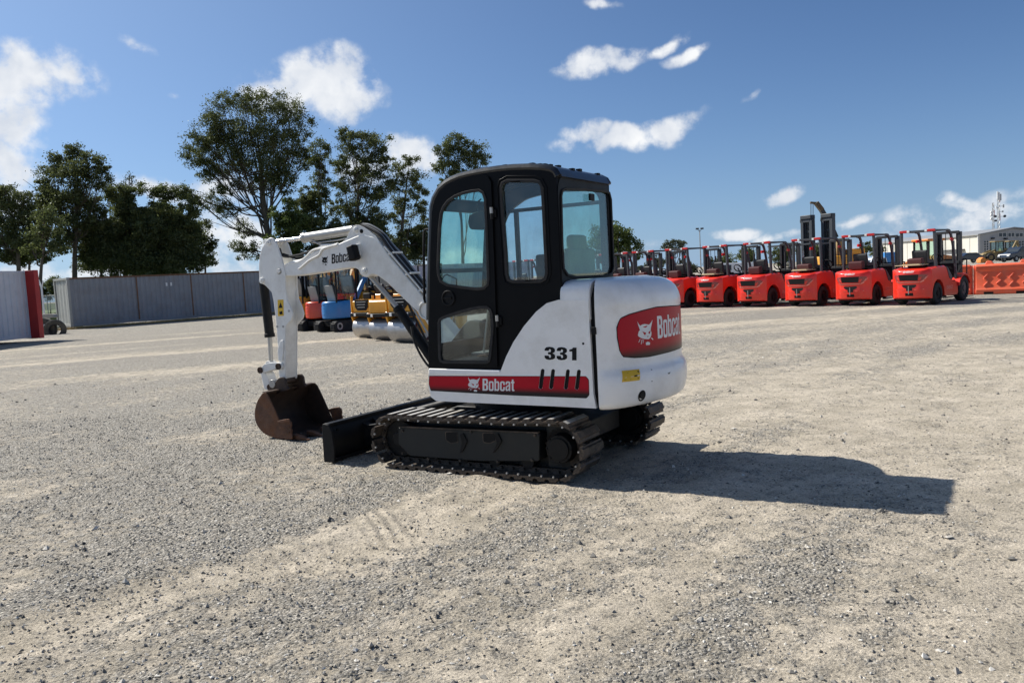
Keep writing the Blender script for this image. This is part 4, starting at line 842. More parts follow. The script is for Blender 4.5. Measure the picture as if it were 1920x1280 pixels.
# link and bucket
lk_px = [(489, 691, .01), (495, 683), (505, 680), (516, 679), (528, 680.5), (531, 687), (528, 693), (518, 691), (508, 694), (500, 697), (492, 698)]
for y0 in (YB1+.014, YB0-.034): g = MB(); g.prism(rp(LY(lk_px, YB1+.03), .01, 2), 'y', y0, y0+.02); g.build('link', 'whitearm', exc, .003)
hl = [(493, 690), (500, 692), (507, 700), (512, 716), (515, 728), (508, 730), (503, 728), (498, 706)]
g = MB(); g.prism(rp(LY(hl, YM), .01, 2), 'y', YM-.06, YM+.06); hl_o = g.build('bucket_link', 'whitearm', exc, .006)
for (x, y, Y) in ((493, 693, YB1), (527, 686, YB1), (511, 725, YB1)):
    q = e_pl(x, y, 1, Y); g = MB(); g.cyl((q[0], YB0-.04, q[2]), (q[0], YB1+.045, q[2]), .022, n=16); g.ring((q[0], YB1+.03, q[2]), (q[0], YB1+.05, q[2]), .036, .018, 16); g.build('link_pin', 'darkrust', exc, .003)
YN, YF = .15, -.565
prof_px = [(493, 737), (484, 751), (479.2, 768), (479.6, 786), (486, 801), (498, 813), (514, 819.5), (530, 822)]
bp_ = catmull(np.array(LY(prof_px, YN)), 5)
prof2 = np.vstack([bp_, [[bp_[-1][0]-.17, .012]]])
g = MB(); g._strip([tuple(p) for p in prof2], [tuple(p) for p in (prof2+np.array([(-.012, .0)]*len(prof2)))], 'y', YF, YN)
g.prism([(prof2[0][0]-.03, prof2[0][1]-.005), (prof2[0][0]+.015, prof2[0][1]+.015), (prof2[0][0]-.035, prof2[0][1]+.012)], 'y', YF, YN)
bucket = g.build('bucket', 'darkrust', exc, .003)
side = [tuple(p) for p in bp_]+LY([(541, 822), (536, 812), (529, 800), (523, 784), (513, 761), (503, 740), (498, 735)], YN)
for y0 in (YN-.004, YF-.010): g = MB(); g.prism(side, 'y', y0, y0+.014); g.build('side_wall', 'rust' if y0 > 0 else 'darkrust', bucket, .003)
sc_px = [(521, 789), (530, 786.5), (541, 785, .004), (546, 791), (547, 797), (546, 801), (548, 806), (547, 812), (549, 818), (548, 823), (536, 823), (529, 806)]
for y0 in (YN+.011, YF-.028):
    g = MB(); g.prism(rp(LY(sc_px, YN+.02), .004, 2), 'y', y0, y0+.018); c = g.build('side_cutter', 'rust', bucket, .003)
    for k in range(3):
        a_ = e_pl(523+k*2.6, 791.5+k*11, 1, YN+.02); b_ = e_pl(544, 789+k*10.5, 1, YN+.02); g = MB(); g.beam((a_[0], y0+.02 if y0 > 0 else y0-.002, a_[2]), (b_[0], y0+.02 if y0 > 0 else y0-.002, b_[2]), .012, .012); g.build('ridge', 'rust', c)
for k in range(4):
    y = YN-.05-(YN-YF-.10)*k/3; x0_ = prof2[-1][0]+.05
    g = MB(); g.add([(x0_, y-.034, .002), (x0_, y+.034, .002), (x0_, y+.034, .050), (x0_, y-.034, .050), (x0_-.08, y-.036, -.002), (x0_-.08, y+.036, -.002), (x0_-.08, y+.030, .042), (x0_-.08, y-.030, .042), (x0_-.20, y-.022, -.006), (x0_-.20, y+.022, -.006), (x0_-.20, y+.022, .004), (x0_-.20, y-.022, .004)],
        [(3, 2, 1, 0), (0, 1, 5, 4), (1, 2, 6, 5), (2, 3, 7, 6), (3, 0, 4, 7), (4, 5, 9, 8), (5, 6, 10, 9), (6, 7, 11, 10), (7, 4, 8, 11), (8, 9, 10, 11)]); g.build('tooth', 'rust', bucket, .003)
for y0 in (YB1+.035, YB0-.065):
    g = MB(); ear = LY([(516, 740), (514, 722), (524, 708), (531, 706), (537, 712), (538, 724), (543, 730)], YB1+.05); ear2 = LY([(505, 738), (507, 722), (514, 716), (520, 722), (522, 738)], YB1+.05)
    g.prism(rp(ear, .02, 2), 'y', y0, y0+.03); g.build('bucket_ear', 'darkrust', bucket, .004)
    g = MB(); g.prism(rp(ear2, .02, 2), 'y', y0, y0+.03); g.build('bucket_ear', 'darkrust', bucket, .004)
g = MB(); q = e_pl(529, 716, 1, YM); g.cyl((q[0], YB0-.07, q[2]), (q[0], YB1+.07, q[2]), .045, n=20); g.build('hinge_tube', 'steelgrey', bucket, .004)
# work light
q = e_pl(662, 474, 1, -.05); g = MB(); Rm = Matrix.Rotation(math.radians(14), 3, 'Y'); g.box(-.045, .045, -.05, .04, -.075, .075, Rm, tuple(q)); wl = g.build('work_light', 'blackm', boom, .016, 3)
a_ = e_pl(671, 467, 1, YB1); g = MB(); g.beam((a_[0], YB1-.01, a_[2]), (q[0], -.05, q[2]+.05), .04, .012); g.beam((a_[0]-.02, YB1+.01, a_[2]-.06), (a_[0]-.02, YB1+.01, a_[2]+.05), .03, .03); g.build('light_bracket', 'whitearm', boom, .003)
# hoses and pipes
def hose(pts, Y, r, mat='rubber', par=None, nm='hose'):
    P = catmull(np.array([e_pl(x, y, 1, Y if not isinstance(Y, list) else Y[i]) for i, (x, y) in enumerate(pts)]), 6); g = MB(); g.tube([tuple(p) for p in P], r, 8); return g.build(nm, mat, par or boom)
for k in range(5):
    o_ = k*3.2; Yk = YB1-.02-.028*k
    hose([(676+k, 422-.3*k), (690+o_*.4, 427-k), (712+o_*.5, 440-o_*.2), (728+o_*.6, 462-o_*.3), (745+o_, 485-o_*.2), (768+o_, 512), (800+o_*1.3, 552)], Yk, .011 if k % 2 else .014, 'rubber' if k in (0, 2, 3) else 'steelgrey', nm='hose' if k in (0, 2, 3) else 'pipe')
for k in range(3): hose([(721+k*4, 462+k), (760+k*4, 508), (801+k*4, 556+k)], YB1-.01-.03*k, .010, 'whitearm', nm='pipe')
for (x, y) in ((731, 478), (764, 516), (789, 546)):
    q = e_pl(x, y, 1, YM); q2 = e_pl(x+16, y-5, 1, YM); g = MB(); g.beam((q[0], YM, q[2]), (q2[0], YM, q2[2]), .14, .02); g.build('hose_clamp', 'whitearm', boom, .003)
hose([(533, 500), (546, 493), (560, 491), (574, 482), (586, 470), (600, 466), (618, 463), (634, 457)], YB1-.01, .014, 'whitearm')
hose([(548, 496), (552, 490), (575, 486), (588, 474), (604, 461), (624, 460)], YB1-.045, .012, 'whitearm')
hose([(560, 504), (566, 500), (580, 488), (598, 478), (604, 468), (618, 462), (632, 459)], YB1+.008, .010, 'whitearm')
hose([(524, 466), (529, 478), (538, 481), (560, 478), (578, 472), (590, 468)], YM+.02, .013); hose([(520, 462), (526, 474), (536, 478), (556, 484), (570, 482)], YM-.03, .013)
hose([(579, 452), (590, 455), (612, 453), (634, 450), (648, 447)], YM, .008, 'steelgrey'); hose([(576, 450), (582, 448), (600, 458), (628, 457)], YM+.03, .008, 'steelgrey')
hose([(771, 612), (777, 640), (788, 664), (800, 682), (812, 694)], YB1+.05, .011); hose([(762, 560), (775, 590), (786, 610), (800, 640), (812, 655)], YB1-.06, .012); hose([(768, 566), (782, 590), (795, 612), (810, 640)], YB1-.02, .010, 'steelgrey')
# swing bracket at the front of the house
g = MB(); xs_ = e_pl(845, 650, 1, YM)[0]; g.prism(rp([(.36, .52), (.36, 1.15), (.55, 1.18), (.78, .95), (.80, .62), (.62, .50)], .06), 'y', YM-.17, YM-.09); g.prism(rp([(.36, .52), (.36, 1.15), (.55, 1.18), (.78, .95), (.80, .62), (.62, .50)], .06), 'y', YM+.09, YM+.17); g.cyl((.5, YM, .46), (.5, YM, 1.0), .09, n=20); g.build('swing_bracket', 'blackm', exc, .01)
g = MB(); q = e_pl(845, 763, 1, .3); g.cyl((q[0], .3, .49), (q[0], .3, .60), .016, n=10); g.build('drain_plug', 'under', exc)

# ================================================================== containers on the left
def container(label, A, d, L, Hc, Wc, side_mat, end_mat, seams=(), z0=.12, group=None, side=1, name='shipping_container'):
    """A: near bottom corner of the long side facing us, d: unit direction along it; body lies to the left of d"""
    ang = math.atan2(d[1], d[0]); o = empty(name, (A[0], A[1], 0), ang, label, 'container', group)
    # corrugated long sides: local x along, y into the body
    def corr(x0, x1, yb, sgn):
        pts = []; x = x0; p = .28
        while x < x1-.01:
            for dx, dy in ((0, 0), (.07, 0), (.11, .036), (.18, .036), (.22, 0)):
                if x+dx <= x1: pts.append((x+dx, yb+dy*sgn))
            x += p
        pts.append((x1, yb)); return pts
    n = max(1, len(seams)+1); cuts = [.12]+list(seams)+[L-.12]
    for k in range(len(cuts)-1):
        g = MB(); pr = corr(cuts[k]+.03, cuts[k+1]-.03, .03, 1); g._strip(pr, [(x, y+.004) for x, y in pr], 'z', z0+.14, Hc-.1); g.build('side_panel', side_mat, o)
    g = MB(); pr = corr(.12, L-.12, Wc-.03, -1); g._strip(pr, [(x, y-.004) for x, y in pr], 'z', z0+.14, Hc-.1); g.build('side_panel', side_mat, o)
    for sx_ in seams: g = MB(); g.box(sx_-.035, sx_+.035, .012, .05, z0+.14, Hc-.1); g.build('seam_strip', 'contrust' if side_mat == 'cont' else side_mat, o)
    for x in (0, L-.14):
        g = MB()
        g.box(x, x+.14, 0, .14, z0, Hc); g.box(x, x+.14, Wc-.14, Wc, z0, Hc); g.box(x, x+.14, .14, Wc-.14, z0, z0+.16); g.box(x, x+.14, .14, Wc-.14, Hc-.12, Hc)
        for y in (-.006, Wc-.17):
            for zz in (z0-.01, Hc-.11): g.box(x-.008, x+.15, y, y+.176, zz, zz+.12)
        g.build('end_frame', end_mat, o, .01)
        g = MB(); pr = [(y, (x+.05)+(0 if int(i/2) % 2 else .035)) for i, y in enumerate(np.linspace(.14, Wc-.14, 17))]; g._strip([(p[1], p[0]) for p in pr], [(p[1]+.004, p[0]) for p in pr], 'z', z0+.16, Hc-.12); g.build('end_panel', end_mat, o)
    for y in (0.01, Wc-.09):
        g = MB(); g.box(.14, L-.14, y, y+.08, Hc-.10, Hc-.005); g.build('top_rail', 'contrust' if side_mat == 'cont' else side_mat, o)
        g = MB(); g.box(.14, L-.14, y, y+.08, z0+.02, z0+.15); g.build('bottom_rail', side_mat, o)
    g = MB(); g.box(.1, L-.1, .08, Wc-.08, Hc-.06, Hc-.03); g.build('roof', side_mat, o)
    g = MB(); g.box(.1, L-.1, .08, Wc-.08, z0+.1, z0+.14); g.build('container_floor', 'blackm', o)
    return o
cA = np.array([-24.145, 45.469]); cd = np.array([.7219, .6920])
c1_ = container('long grey container with rusty seams, behind the excavator bucket arm', cA, cd, 13.2, 2.82, 2.5, 'cont', 'contend', (3.69, 6.88, 10.24))
for x, z0_, sgn in ((5.35, 2.18, 0), (5.62, 2.18, 0)):
    g = MB(); g.box(x, x+.10, .004, .012, 2.12, 2.32); g.build('paint_mark', 'tape', c1_)
container('grey container end to end with the rusty seamed one, behind the boom', cA+cd*13.5, cd, 9.2, 2.82, 2.5, 'cont', 'contend', (4.6,))
container('pale lilac container seen between the boom and the cab handle', cA+cd*23.1, cd, 13.0, 2.80, 2.5, 'contlilac', 'contlilac', (), )
wA = np.array([-19.58, 33.9]); wd = np.array([-.18, -1.0]); wd /= np.linalg.norm(wd)
def lcont(label, P, d, L, Wc, mat):
    return container(label, P, d, L, 2.86, Wc, mat, mat)
# its long side faces us: the body lies away from the yard (to the left), so run the side from far to near with the body behind
A2 = wA+wd*12.2; o = container('white container with a red end post, cut off by the left edge', A2, -wd, 12.2, 2.86, 2.5, 'contwhite', 'contwhite')
g = MB(); g.box(12.08, 12.34, -.40, .02, .10, 2.87); g.build('red_end_post', 'contred', o, .01)

# grass, weeds and rubble by the fence
def blades(name, n, fn, h0, h1, mat, seed):
    r = np.random.default_rng(seed); P = np.array([fn(r) for _ in range(n)]); h = r.uniform(h0, h1, n); a = r.random(n)*6.28; w = .012+.02*r.random(n)
    dx, dy = np.cos(a)*w, np.sin(a)*w; lx, ly = (r.random(n)-.5)*h*.6, (r.random(n)-.5)*h*.6
    V = np.stack([np.stack([P[:, 0]-dx, P[:, 1]-dy, 0*h], -1), np.stack([P[:, 0]+dx, P[:, 1]+dy, 0*h], -1), np.stack([P[:, 0]+lx, P[:, 1]+ly, h], -1)], 1).reshape(-1, 3)
    o = npmesh(name, V, np.arange(n*3).reshape(-1, 3), mat); o['kind'] = 'stuff'; return o
MT['grass'] = M('grass_green', (.085, .13, .03), .8, var=.3, vs=2); MT['dry'] = M('dry_grass', (.36, .26, .11), .9, var=.3, vs=3); MT['lawn'] = M('lawn_ground', (.07, .10, .03), .95, var=.3, vs=1.5)
def f_dry(r):
    s = r.uniform(-1.5, 23); w = abs(r.normal(0, .22))*(1.5 if r.random() < .3 else .7); p = cA+cd*s-np.array([-cd[1], cd[0]])*w; return p
blades('dry_grass', 9000, f_dry, .04, .16, 'dry', 3)
def f_gr(r):
    y = 49+r.uniform(0, 1)**1.3*45; return np.array([-.5609*y-r.uniform(-2.2, 3.2)*y/50, y])
lawn = MB(); lawn.add([(-60, 41, .06), (-26.3, 46.2, .06), (-27.5, 52, .06), (-12, 66, .06), (-5, 105, .06), (-20, 900, .06), (-900, 900, .06), (-900, 60, .06)], [(0, 1, 2, 3, 4, 5, 6, 7)]); lo = lawn.build('grass_field', 'lawn'); lo['kind'] = 'structure'
blades('grass', 26000, f_gr, .12, .45, 'grass', 4)
MT['oldtyre'] = M('dusty_old_rubber', (.085, .078, .062), .9, var=.25, vs=4, dirt=(.2, .17, .12), dk=.6)
# tyres and rubble between the red and the grey container
def tyre(nm, label, p, r_, w, ax, tilt=0, grp='scrap tyres by the containers', mat='rubber'):
    o = empty(nm, (p[0], p[1], p[2]), ax, label, 'tyre', grp); g = MB(); n = 22
    prof = [(r_*.55, -w*.42), (r_*.70, -w*.5), (r_*.9, -w*.48), (r_, -w*.36), (r_, w*.36), (r_*.9, w*.48), (r_*.70, w*.5), (r_*.55, w*.42)]
    vs = [(q[0]*math.cos(2*math.pi*k/n), q[1], q[0]*math.sin(2*math.pi*k/n)) for k in range(n) for q in prof]; m = len(prof)
    fs = [(k*m+j, ((k+1) % n)*m+j, ((k+1) % n)*m+(j+1) % m, k*m+(j+1) % m) for k in range(n) for j in range(m)]; g.add(vs, fs); g.build('tyre_casing', mat, o)
    g = MB(); g.ring((0, -w*.46, 0), (0, w*.46, 0), r_*.56, r_*.50, n); g.build('bead', 'rubber', o); return o
tyre('scrap_tyre', 'dusty worn tyre half sunk by the red end post', (*gnd(84, 627)[:2], .24), .55, .4, .2, mat='oldtyre')
tyre('scrap_tyre', 'dark worn tyre lying half sunk beside the grey container corner', (*gnd(104, 626)[:2], .20), .50, .4, .5, mat='oldtyre')
g = MB(); q = gnd(88, 623); g.prism(rp([(-.6, 0), (.7, 0), (.55, .2), (-.45, .22)], .08), 'y', -.2, .2); o = g.build('broken_slab', 'concrete', None, .03, loc=(q[0], q[1]-.15, .735)); tag(o, 'broken slab of concrete lying on the scrap tyres', 'concrete slab')
q = gnd(71, 622); g = MB(); g.box(-.4, .3, -.3, .3, 0, .72); tag(g.build('concrete_block', 'contend', None, .05, loc=(q[0], q[1]+.5, 0)), 'pale block beside the scrap tyres at the red end post', 'concrete block')
# Y-topped fence post and chain-link fence beyond the grass
def fence_post(px, D, label, gp):
    x = col_at(px, D); g = MB(); g.tube([(0, 0, 0), (0, 0, 2.3), (-.12, 0, 2.75)], .045, 8); g.tube([(0, 0, 2.3), (.12, 0, 2.7)], .03, 6); o = g.build('fence_post', 'tape', None, loc=(x, D, 0)); tag(o, label, 'fence post', gp); return x
fence_post(86, 44, 'white cranked fence post standing between the white and grey containers', 'fence posts')
MT['mesh'] = glass('chain_link_mesh', (.62, .64, .64), .02)
fx0, fx1 = col_at(40, 100), col_at(125, 100); fo = empty('chain_link_fence', (fx0, 100, 0), 0, 'thin grey chain link fence beyond the grass between the containers', 'fence')
g = MB()
for k in range(60): x = (fx1-fx0)*k/59; g.beam((x-.9, 0, .6), (x+.9, 0, 2.3), .02, .012); g.beam((x+.9, .02, .6), (x-.9, .02, 2.3), .02, .012)
tag(g.build('mesh', 'steelgrey', fo), kind='stuff')
for k in range(6): x = (fx1-fx0)*k/5; g = MB(); g.cyl((x, 0, 0), (x, 0, 2.4), .05, n=8); g.build('post', 'steelgrey', fo)
g = MB(); g.cyl((0, 0, 2.35), (fx1-fx0, 0, 2.35), .025, n=6); g.build('top_rail', 'steelgrey', fo)

# ================================================================== trees
def leaf_mat(name, c0, c1):
    m = bpy.data.materials.new(name); m.use_nodes = True; t = m.node_tree; t.nodes.clear(); o = N(t, 'ShaderNodeOutputMaterial')
    a = N(t, 'ShaderNodeAttribute', attribute_name='tone'); x = N(t, 'ShaderNodeMix', data_type='RGBA'); Lk(t, a, 'Fac', x, 0); x.inputs[6].default_value = c0+(1,); x.inputs[7].default_value = c1+(1,)
    d = N(t, 'ShaderNodeBsdfDiffuse'); tr = N(t, 'ShaderNodeBsdfTranslucent'); gl = N(t, 'ShaderNodeBsdfGlossy'); gl.inputs['Roughness'].default_value = .45; gl.inputs[0].default_value = (.5, .55, .5, 1)
    for n_ in (d, tr): t.links.new(x.outputs[2], n_.inputs[0])
    s1 = N(t, 'ShaderNodeMixShader'); s1.inputs[0].default_value = .45; Lk(t, d, 0, s1, 1); Lk(t, tr, 0, s1, 2)
    s2 = N(t, 'ShaderNodeMixShader'); s2.inputs[0].default_value = .05; Lk(t, s1, 0, s2, 1); Lk(t, gl, 0, s2, 2); Lk(t, s2, 0, o, 0); return m
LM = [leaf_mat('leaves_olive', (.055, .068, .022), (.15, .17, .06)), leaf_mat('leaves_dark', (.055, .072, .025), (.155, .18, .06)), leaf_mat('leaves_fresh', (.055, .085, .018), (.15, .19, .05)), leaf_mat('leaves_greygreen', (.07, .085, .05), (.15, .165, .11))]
def tree(name, label, D, base, trunk, clumps, lm=0, dens=1., leaf=.17, r0=.32, group=None, thick=.55, seed=1, branches=True, sub=9, limb=1.):
    """trunk: pixel polyline from the ground up; clumps: (px, py, rx, ry) in pixels, given depth at world y = D"""
    r = np.random.default_rng(seed); k = D/F*1.0
    bx = col_at(base, D); root = empty(name, (bx, D, 0), 0, label, 'tree', group)
    T = [np.array([bx, D, -.1])]+[at(x, y, D) for x, y in trunk]; g = MB(); n = len(T)
    rad = [r0*.72*(1-.85*i/(n-1)) if n > 1 else r0 for i in range(n)]
    Tm = catmull(np.array(T), 4) if n > 2 else np.array(T); rr2 = list(np.interp(np.linspace(0, 1, len(Tm)), np.linspace(0, 1, n), rad))
    g.tube([tuple(p-np.array([bx, D, 0])) for p in Tm], rr2, 9); g.build('trunk', 'bark', root)
    allP = []; tone = []; bg_ = MB(); has = False
    for (px, py, rx, ry) in clumps:
        dy = r.uniform(-1, 1)*rx*k*.9; c = at(px, py, D+dy); Rx, Ry, Rz = rx*k, rx*k*thick*1.6, ry*k
        if branches:
            # limb from the trunk point a little below the clump
            cand = [i for i in range(len(Tm)) if Tm[i][2] < c[2]-.15*Rz] or [0]
            j = max(cand[0], min(cand[-1], int(len(Tm)*.30+r.integers(0, max(1, int(len(Tm)*.6)))))) if len(cand) > 1 else cand[0]
            j = min(j, cand[-1]); a = Tm[j]; mid = a*.5+c*.5+np.array([0, 0, -.12*abs(c[0]-a[0])])+r.normal(0, .25, 3)*.6
            e = c+np.array([0, 0, Rz*.2]); pts = catmull(np.array([a, a*.72+mid*.28+r.normal(0, .12, 3), mid, e]), 4); rb = (rr2[j]*.5+.02)*limb
            bg_.tube([tuple(p-np.array([bx, D, 0])) for p in pts], list(np.linspace(rb, .03, len(pts))), 6, False); has = True
            for q in range(5):
                e2 = c+r.normal(0, .5, 3)*np.array([Rx, Ry, Rz]); a2 = pts[int(len(pts)*r.uniform(.45, .85))]; m2 = (a2+e2)/2+r.normal(0, .15, 3)
                bg_.tube([tuple(p-np.array([bx, D, 0])) for p in (a2, m2, e2)], [rb*.35, rb*.22, .012], 4, False)
        ns = max(9, int(sub*2.6*max(.8, rx*ry/600.)))
        u = r.normal(0, 1, (ns, 3)); u /= np.linalg.norm(u, axis=1)[:, None]; rad_ = r.random(ns)**.38; sc = c+u*rad_[:, None]*np.array([Rx, Ry, Rz])*1.02
        N_ = int(dens*(rx*ry)*k*k/(leaf*leaf)*80); per = max(6, N_//ns)
        for s_ in sc:
            sr = np.array([.36, .36, .25])*min(Rx, Rz*1.5)*r.uniform(.45, 1.25); p = s_+r.normal(0, .62, (per, 3))*sr; allP.append(p); tone.append(np.clip(r.normal(.45, .2)+r.normal(0, .22, per), 0, 1))
    P = np.concatenate(allP); tn = np.concatenate(tone); m = len(P)
    a = r.normal(0, 1, (m, 3)); a /= np.linalg.norm(a, axis=1)[:, None]; b = np.cross(a, r.normal(0, 1, (m, 3))); b /= np.linalg.norm(b, axis=1)[:, None]
    L_ = leaf*r.uniform(.6, 1.3, m)[:, None]; P = P-np.array([bx, D, 0])
    V = np.stack([P-a*L_*.5, P+b*L_*.26, P+a*L_*.5, P-b*L_*.26], 1).reshape(-1, 3)
    cr_ = npmesh('crown', V, np.arange(m*4).reshape(-1, 4), LM[lm], parent=root); cr_['kind'] = 'stuff'
    q = cr_.data.attributes.new('tone', 'FLOAT', 'POINT'); q.data.foreach_set('value', np.repeat(tn, 4).astype(np.float32))
    if has: bg_.build('limbs', 'bark', root)
    return root
def blob(cx, cy, rx, ry, n, seed, s=.42):   # scatter clumps inside an ellipse
    r = random.Random(seed); out = []
    for i in range(n):
        a = r.random()*6.283; d = r.random()**.55; out.append((cx+rx*(1-s*.6)*d*math.cos(a), cy+ry*(1-s*.6)*d*math.sin(a), rx*s*r.uniform(.7, 1.2), ry*s*r.uniform(.7, 1.2)))
    return out
# big eucalyptus
E1 = [(398, 215, 20, 16), (470, 205, 40, 22), (520, 222, 36, 22), (400, 262, 34, 24), (445, 290, 34, 22), (490, 285, 40, 24), (545, 298, 34, 24), (410, 300, 26, 18), (370, 305, 24, 16), (435, 238, 34, 22), (500, 335, 30, 20), (535, 345, 26, 20), (415, 195, 26, 20), (455, 185, 34, 18), (500, 190, 38, 20), (540, 205, 34, 22), (568, 235, 26, 26), (405, 230, 30, 20), (375, 258, 32, 20), (362, 285, 24, 22), (395, 290, 30, 20), (430, 265, 34, 24), (470, 245, 40, 28), (515, 255, 40, 30), (550, 275, 30, 28), (420, 320, 30, 18), (455, 310, 32, 20), (500, 310, 34, 22), (538, 320, 28, 22), (385, 325, 24, 18), (470, 345, 28, 16), (520, 350, 26, 16), (430, 350, 22, 14), (570, 300, 18, 26)]
E1 += [(362, 372, 24, 18), (395, 385, 26, 18), (425, 395, 22, 14), (412, 365, 20, 12), (462, 430, 24, 18), (448, 462, 18, 22), (470, 470, 20, 20), (345, 360, 16, 14)]
tree('eucalyptus_tree', 'tallest spreading eucalyptus standing behind the grey container', 72, 505, [(506, 500), (503, 450), (497, 400), (492, 350), (488, 300), (480, 240)], E1, 0, .42, .16, .52, seed=2, sub=7, group='trees behind the containers', limb=.75)
tree('eucalyptus_tree', 'slender eucalyptus rising just right of the tallest tree', 78, 600, [(600, 500), (602, 420), (598, 350), (600, 290)], [(602, 275, 20, 18), (590, 300, 18, 18), (610, 310, 18, 18), (596, 340, 22, 20), (612, 370, 18, 20), (585, 375, 16, 16), (600, 420, 22, 24), (560, 385, 18, 14)], 1, .6, .18, .28, seed=3, sub=7, group='trees behind the containers', limb=.7)
tree('eucalyptus_tree', 'broad open eucalyptus above the white boom peak', 74, 668, [(670, 505), (668, 430), (672, 360), (668, 290)], [(648, 255, 24, 14), (680, 252, 26, 14), (712, 268, 24, 20), (655, 280, 28, 20), (690, 290, 30, 22), (640, 310, 20, 20), (665, 325, 28, 20), (700, 330, 28, 22), (722, 305, 16, 18), (640, 350, 22, 20), (680, 365, 30, 20), (715, 370, 24, 22), (655, 400, 30, 24), (700, 410, 28, 24), (630, 390, 18, 18), (675, 440, 34, 20), (730, 340, 16, 14)], 0, .62, .17, .36, seed=4, sub=7, group='trees behind the containers', limb=.7)
tree('eucalyptus_tree', 'thin leaning eucalyptus between the boom and the cab roof', 76, 752, [(750, 510), (752, 440), (758, 380), (765, 320)], [(768, 300, 16, 14), (750, 318, 18, 16), (775, 335, 22, 18), (745, 345, 18, 18), (790, 355, 18, 20), (760, 375, 24, 20), (790, 395, 18, 24), (745, 400, 18, 20), (770, 425, 24, 22), (790, 450, 20, 24), (745, 450, 20, 22), (765, 485, 30, 20)], 0, .6, .17, .26, seed=5, sub=7, group='trees behind the containers', limb=.7)
tree('eucalyptus_tree', 'round topped eucalyptus showing above the front of the cab roof', 80, 868, [(868, 505), (866, 430), (862, 370), (860, 310)], [(862, 265, 28, 14), (835, 280, 22, 16), (890, 282, 24, 18), (860, 290, 28, 18), (825, 312, 18, 14), (850, 318, 24, 16), (895, 305, 20, 14), (840, 345, 16, 14), (870, 330, 24, 14), (905, 295, 14, 12)], 1, .7, .18, .3, seed=6, sub=7, group='trees behind the containers', limb=.6)
tree('bushy_tree', 'fresh green bushy tree behind the arm cylinder', 66, 548, [(548, 505), (548, 470), (550, 430)], blob(545, 425, 42, 50, 13, 5)+[(520, 460, 22, 22), (540, 480, 30, 18)], 2, .95, .17, .2, seed=7, branches=False, group='trees behind the containers')
tree('bushy_tree', 'dark bushy tree filling in under the white boom', 67, 608, [(608, 505), (608, 470), (610, 440)], blob(612, 440, 48, 45, 12, 8)+[(590, 480, 30, 20), (640, 470, 30, 26)], 1, .9, .17, .2, seed=8, branches=False, group='trees behind the containers')
tree('bushy_tree', 'dark low tree behind the lilac container', 80, 720, [(720, 505), (720, 480)], blob(725, 465, 60, 30, 10, 9), 1, .8, .18, .2, seed=9, branches=False, group='trees behind the containers')
tree('bushy_tree', 'dark green tree filling the gap right of the boom peak', 75, 700, [(700, 505), (700, 480)], blob(705, 440, 44, 44, 12, 81, .42), 1, .75, .17, .2, seed=81, branches=False, group='trees behind the containers')
tree('bushy_tree', 'olive tree low between the boom hoses and the cab', 77, 785, [(785, 505), (785, 480)], blob(785, 450, 34, 44, 11, 82, .42), 0, .7, .17, .2, seed=82, branches=False, group='trees behind the containers')
tree('bushy_tree', 'olive tree low between the tallest eucalyptus and the boom', 76, 575, [(575, 505), (575, 480)], blob(570, 385, 34, 40, 10, 83, .42), 0, .6, .17, .2, seed=83, branches=False, group='trees behind the containers')
# left mass
tree('ash_tree', 'tall feathery ash tree nearest the white container', 60, 142, [(140, 500), (142, 440), (146, 380), (145, 320)], [(145, 285, 22, 14), (122, 298, 26, 16), (165, 305, 24, 18), (100, 325, 24, 20), (140, 330, 34, 24), (180, 335, 22, 20), (85, 355, 24, 20), (120, 370, 34, 26), (160, 375, 34, 26), (95, 400, 30, 26), (140, 415, 36, 26), (180, 405, 26, 26), (80, 385, 20, 20), (195, 320, 14, 14), (120, 450, 26, 20), (160, 455, 34, 24)], 0, .85, .16, .3, seed=10, sub=8, group='trees on the left')
tree('ash_tree', 'leafy tree at the left edge of the photograph behind the white container', 56, 35, [(35, 505), (32, 450), (28, 410)], [(10, 365, 28, 22), (45, 385, 28, 22), (-15, 390, 30, 28), (20, 405, 34, 26), (60, 415, 24, 24), (-5, 440, 34, 26), (40, 450, 34, 24), (5, 480, 30, 18), (70, 445, 18, 20), (-40, 380, 30, 30), (-50, 430, 34, 30)], 0, .85, .16, .26, seed=11, sub=8, group='trees on the left')
tree('ash_tree', 'forked trunked tree over the gap between the containers', 52, 74, [(74, 560), (76, 520), (80, 480), (88, 450)], [(70, 440, 24, 20), (95, 430, 26, 22), (60, 470, 18, 14), (105, 465, 22, 16), (85, 405, 26, 20)], 1, .7, .15, .26, seed=12, sub=7, group='trees on the left')
tree('dense_tree', 'dense dark rounded tree above the left half of the grey container', 62, 235, [(235, 505), (235, 460), (238, 400)], blob(240, 435, 66, 84, 26, 12, .38)+[(215, 365, 22, 16), (250, 355, 24, 14), (205, 490, 34, 30), (250, 495, 38, 28), (175, 492, 30, 24)], 1, 1.1, .16, .3, seed=13, branches=False, group='trees on the left')
tree('dense_tree', 'dense dark rounded tree above the middle of the grey container', 63, 315, [(315, 505), (315, 460), (315, 400)], blob(322, 438, 60, 80, 26, 14, .38)+[(300, 358, 22, 14), (335, 362, 24, 16), (360, 385, 20, 20), (320, 495, 44, 28), (368, 485, 26, 26), (290, 500, 40, 24)], 1, 1.1, .16, .3, seed=14, branches=False, group='trees on the left')
tree('small_tree', 'small airy tree at the right end of the dense left trees', 66, 385, [(385, 505), (385, 470), (384, 440)], [(385, 420, 14, 12), (375, 440, 18, 16), (392, 455, 14, 14), (380, 470, 20, 16), (395, 485, 14, 14), (375, 490, 18, 14)], 0, .7, .16, .15, seed=15, branches=False, group='trees on the left')
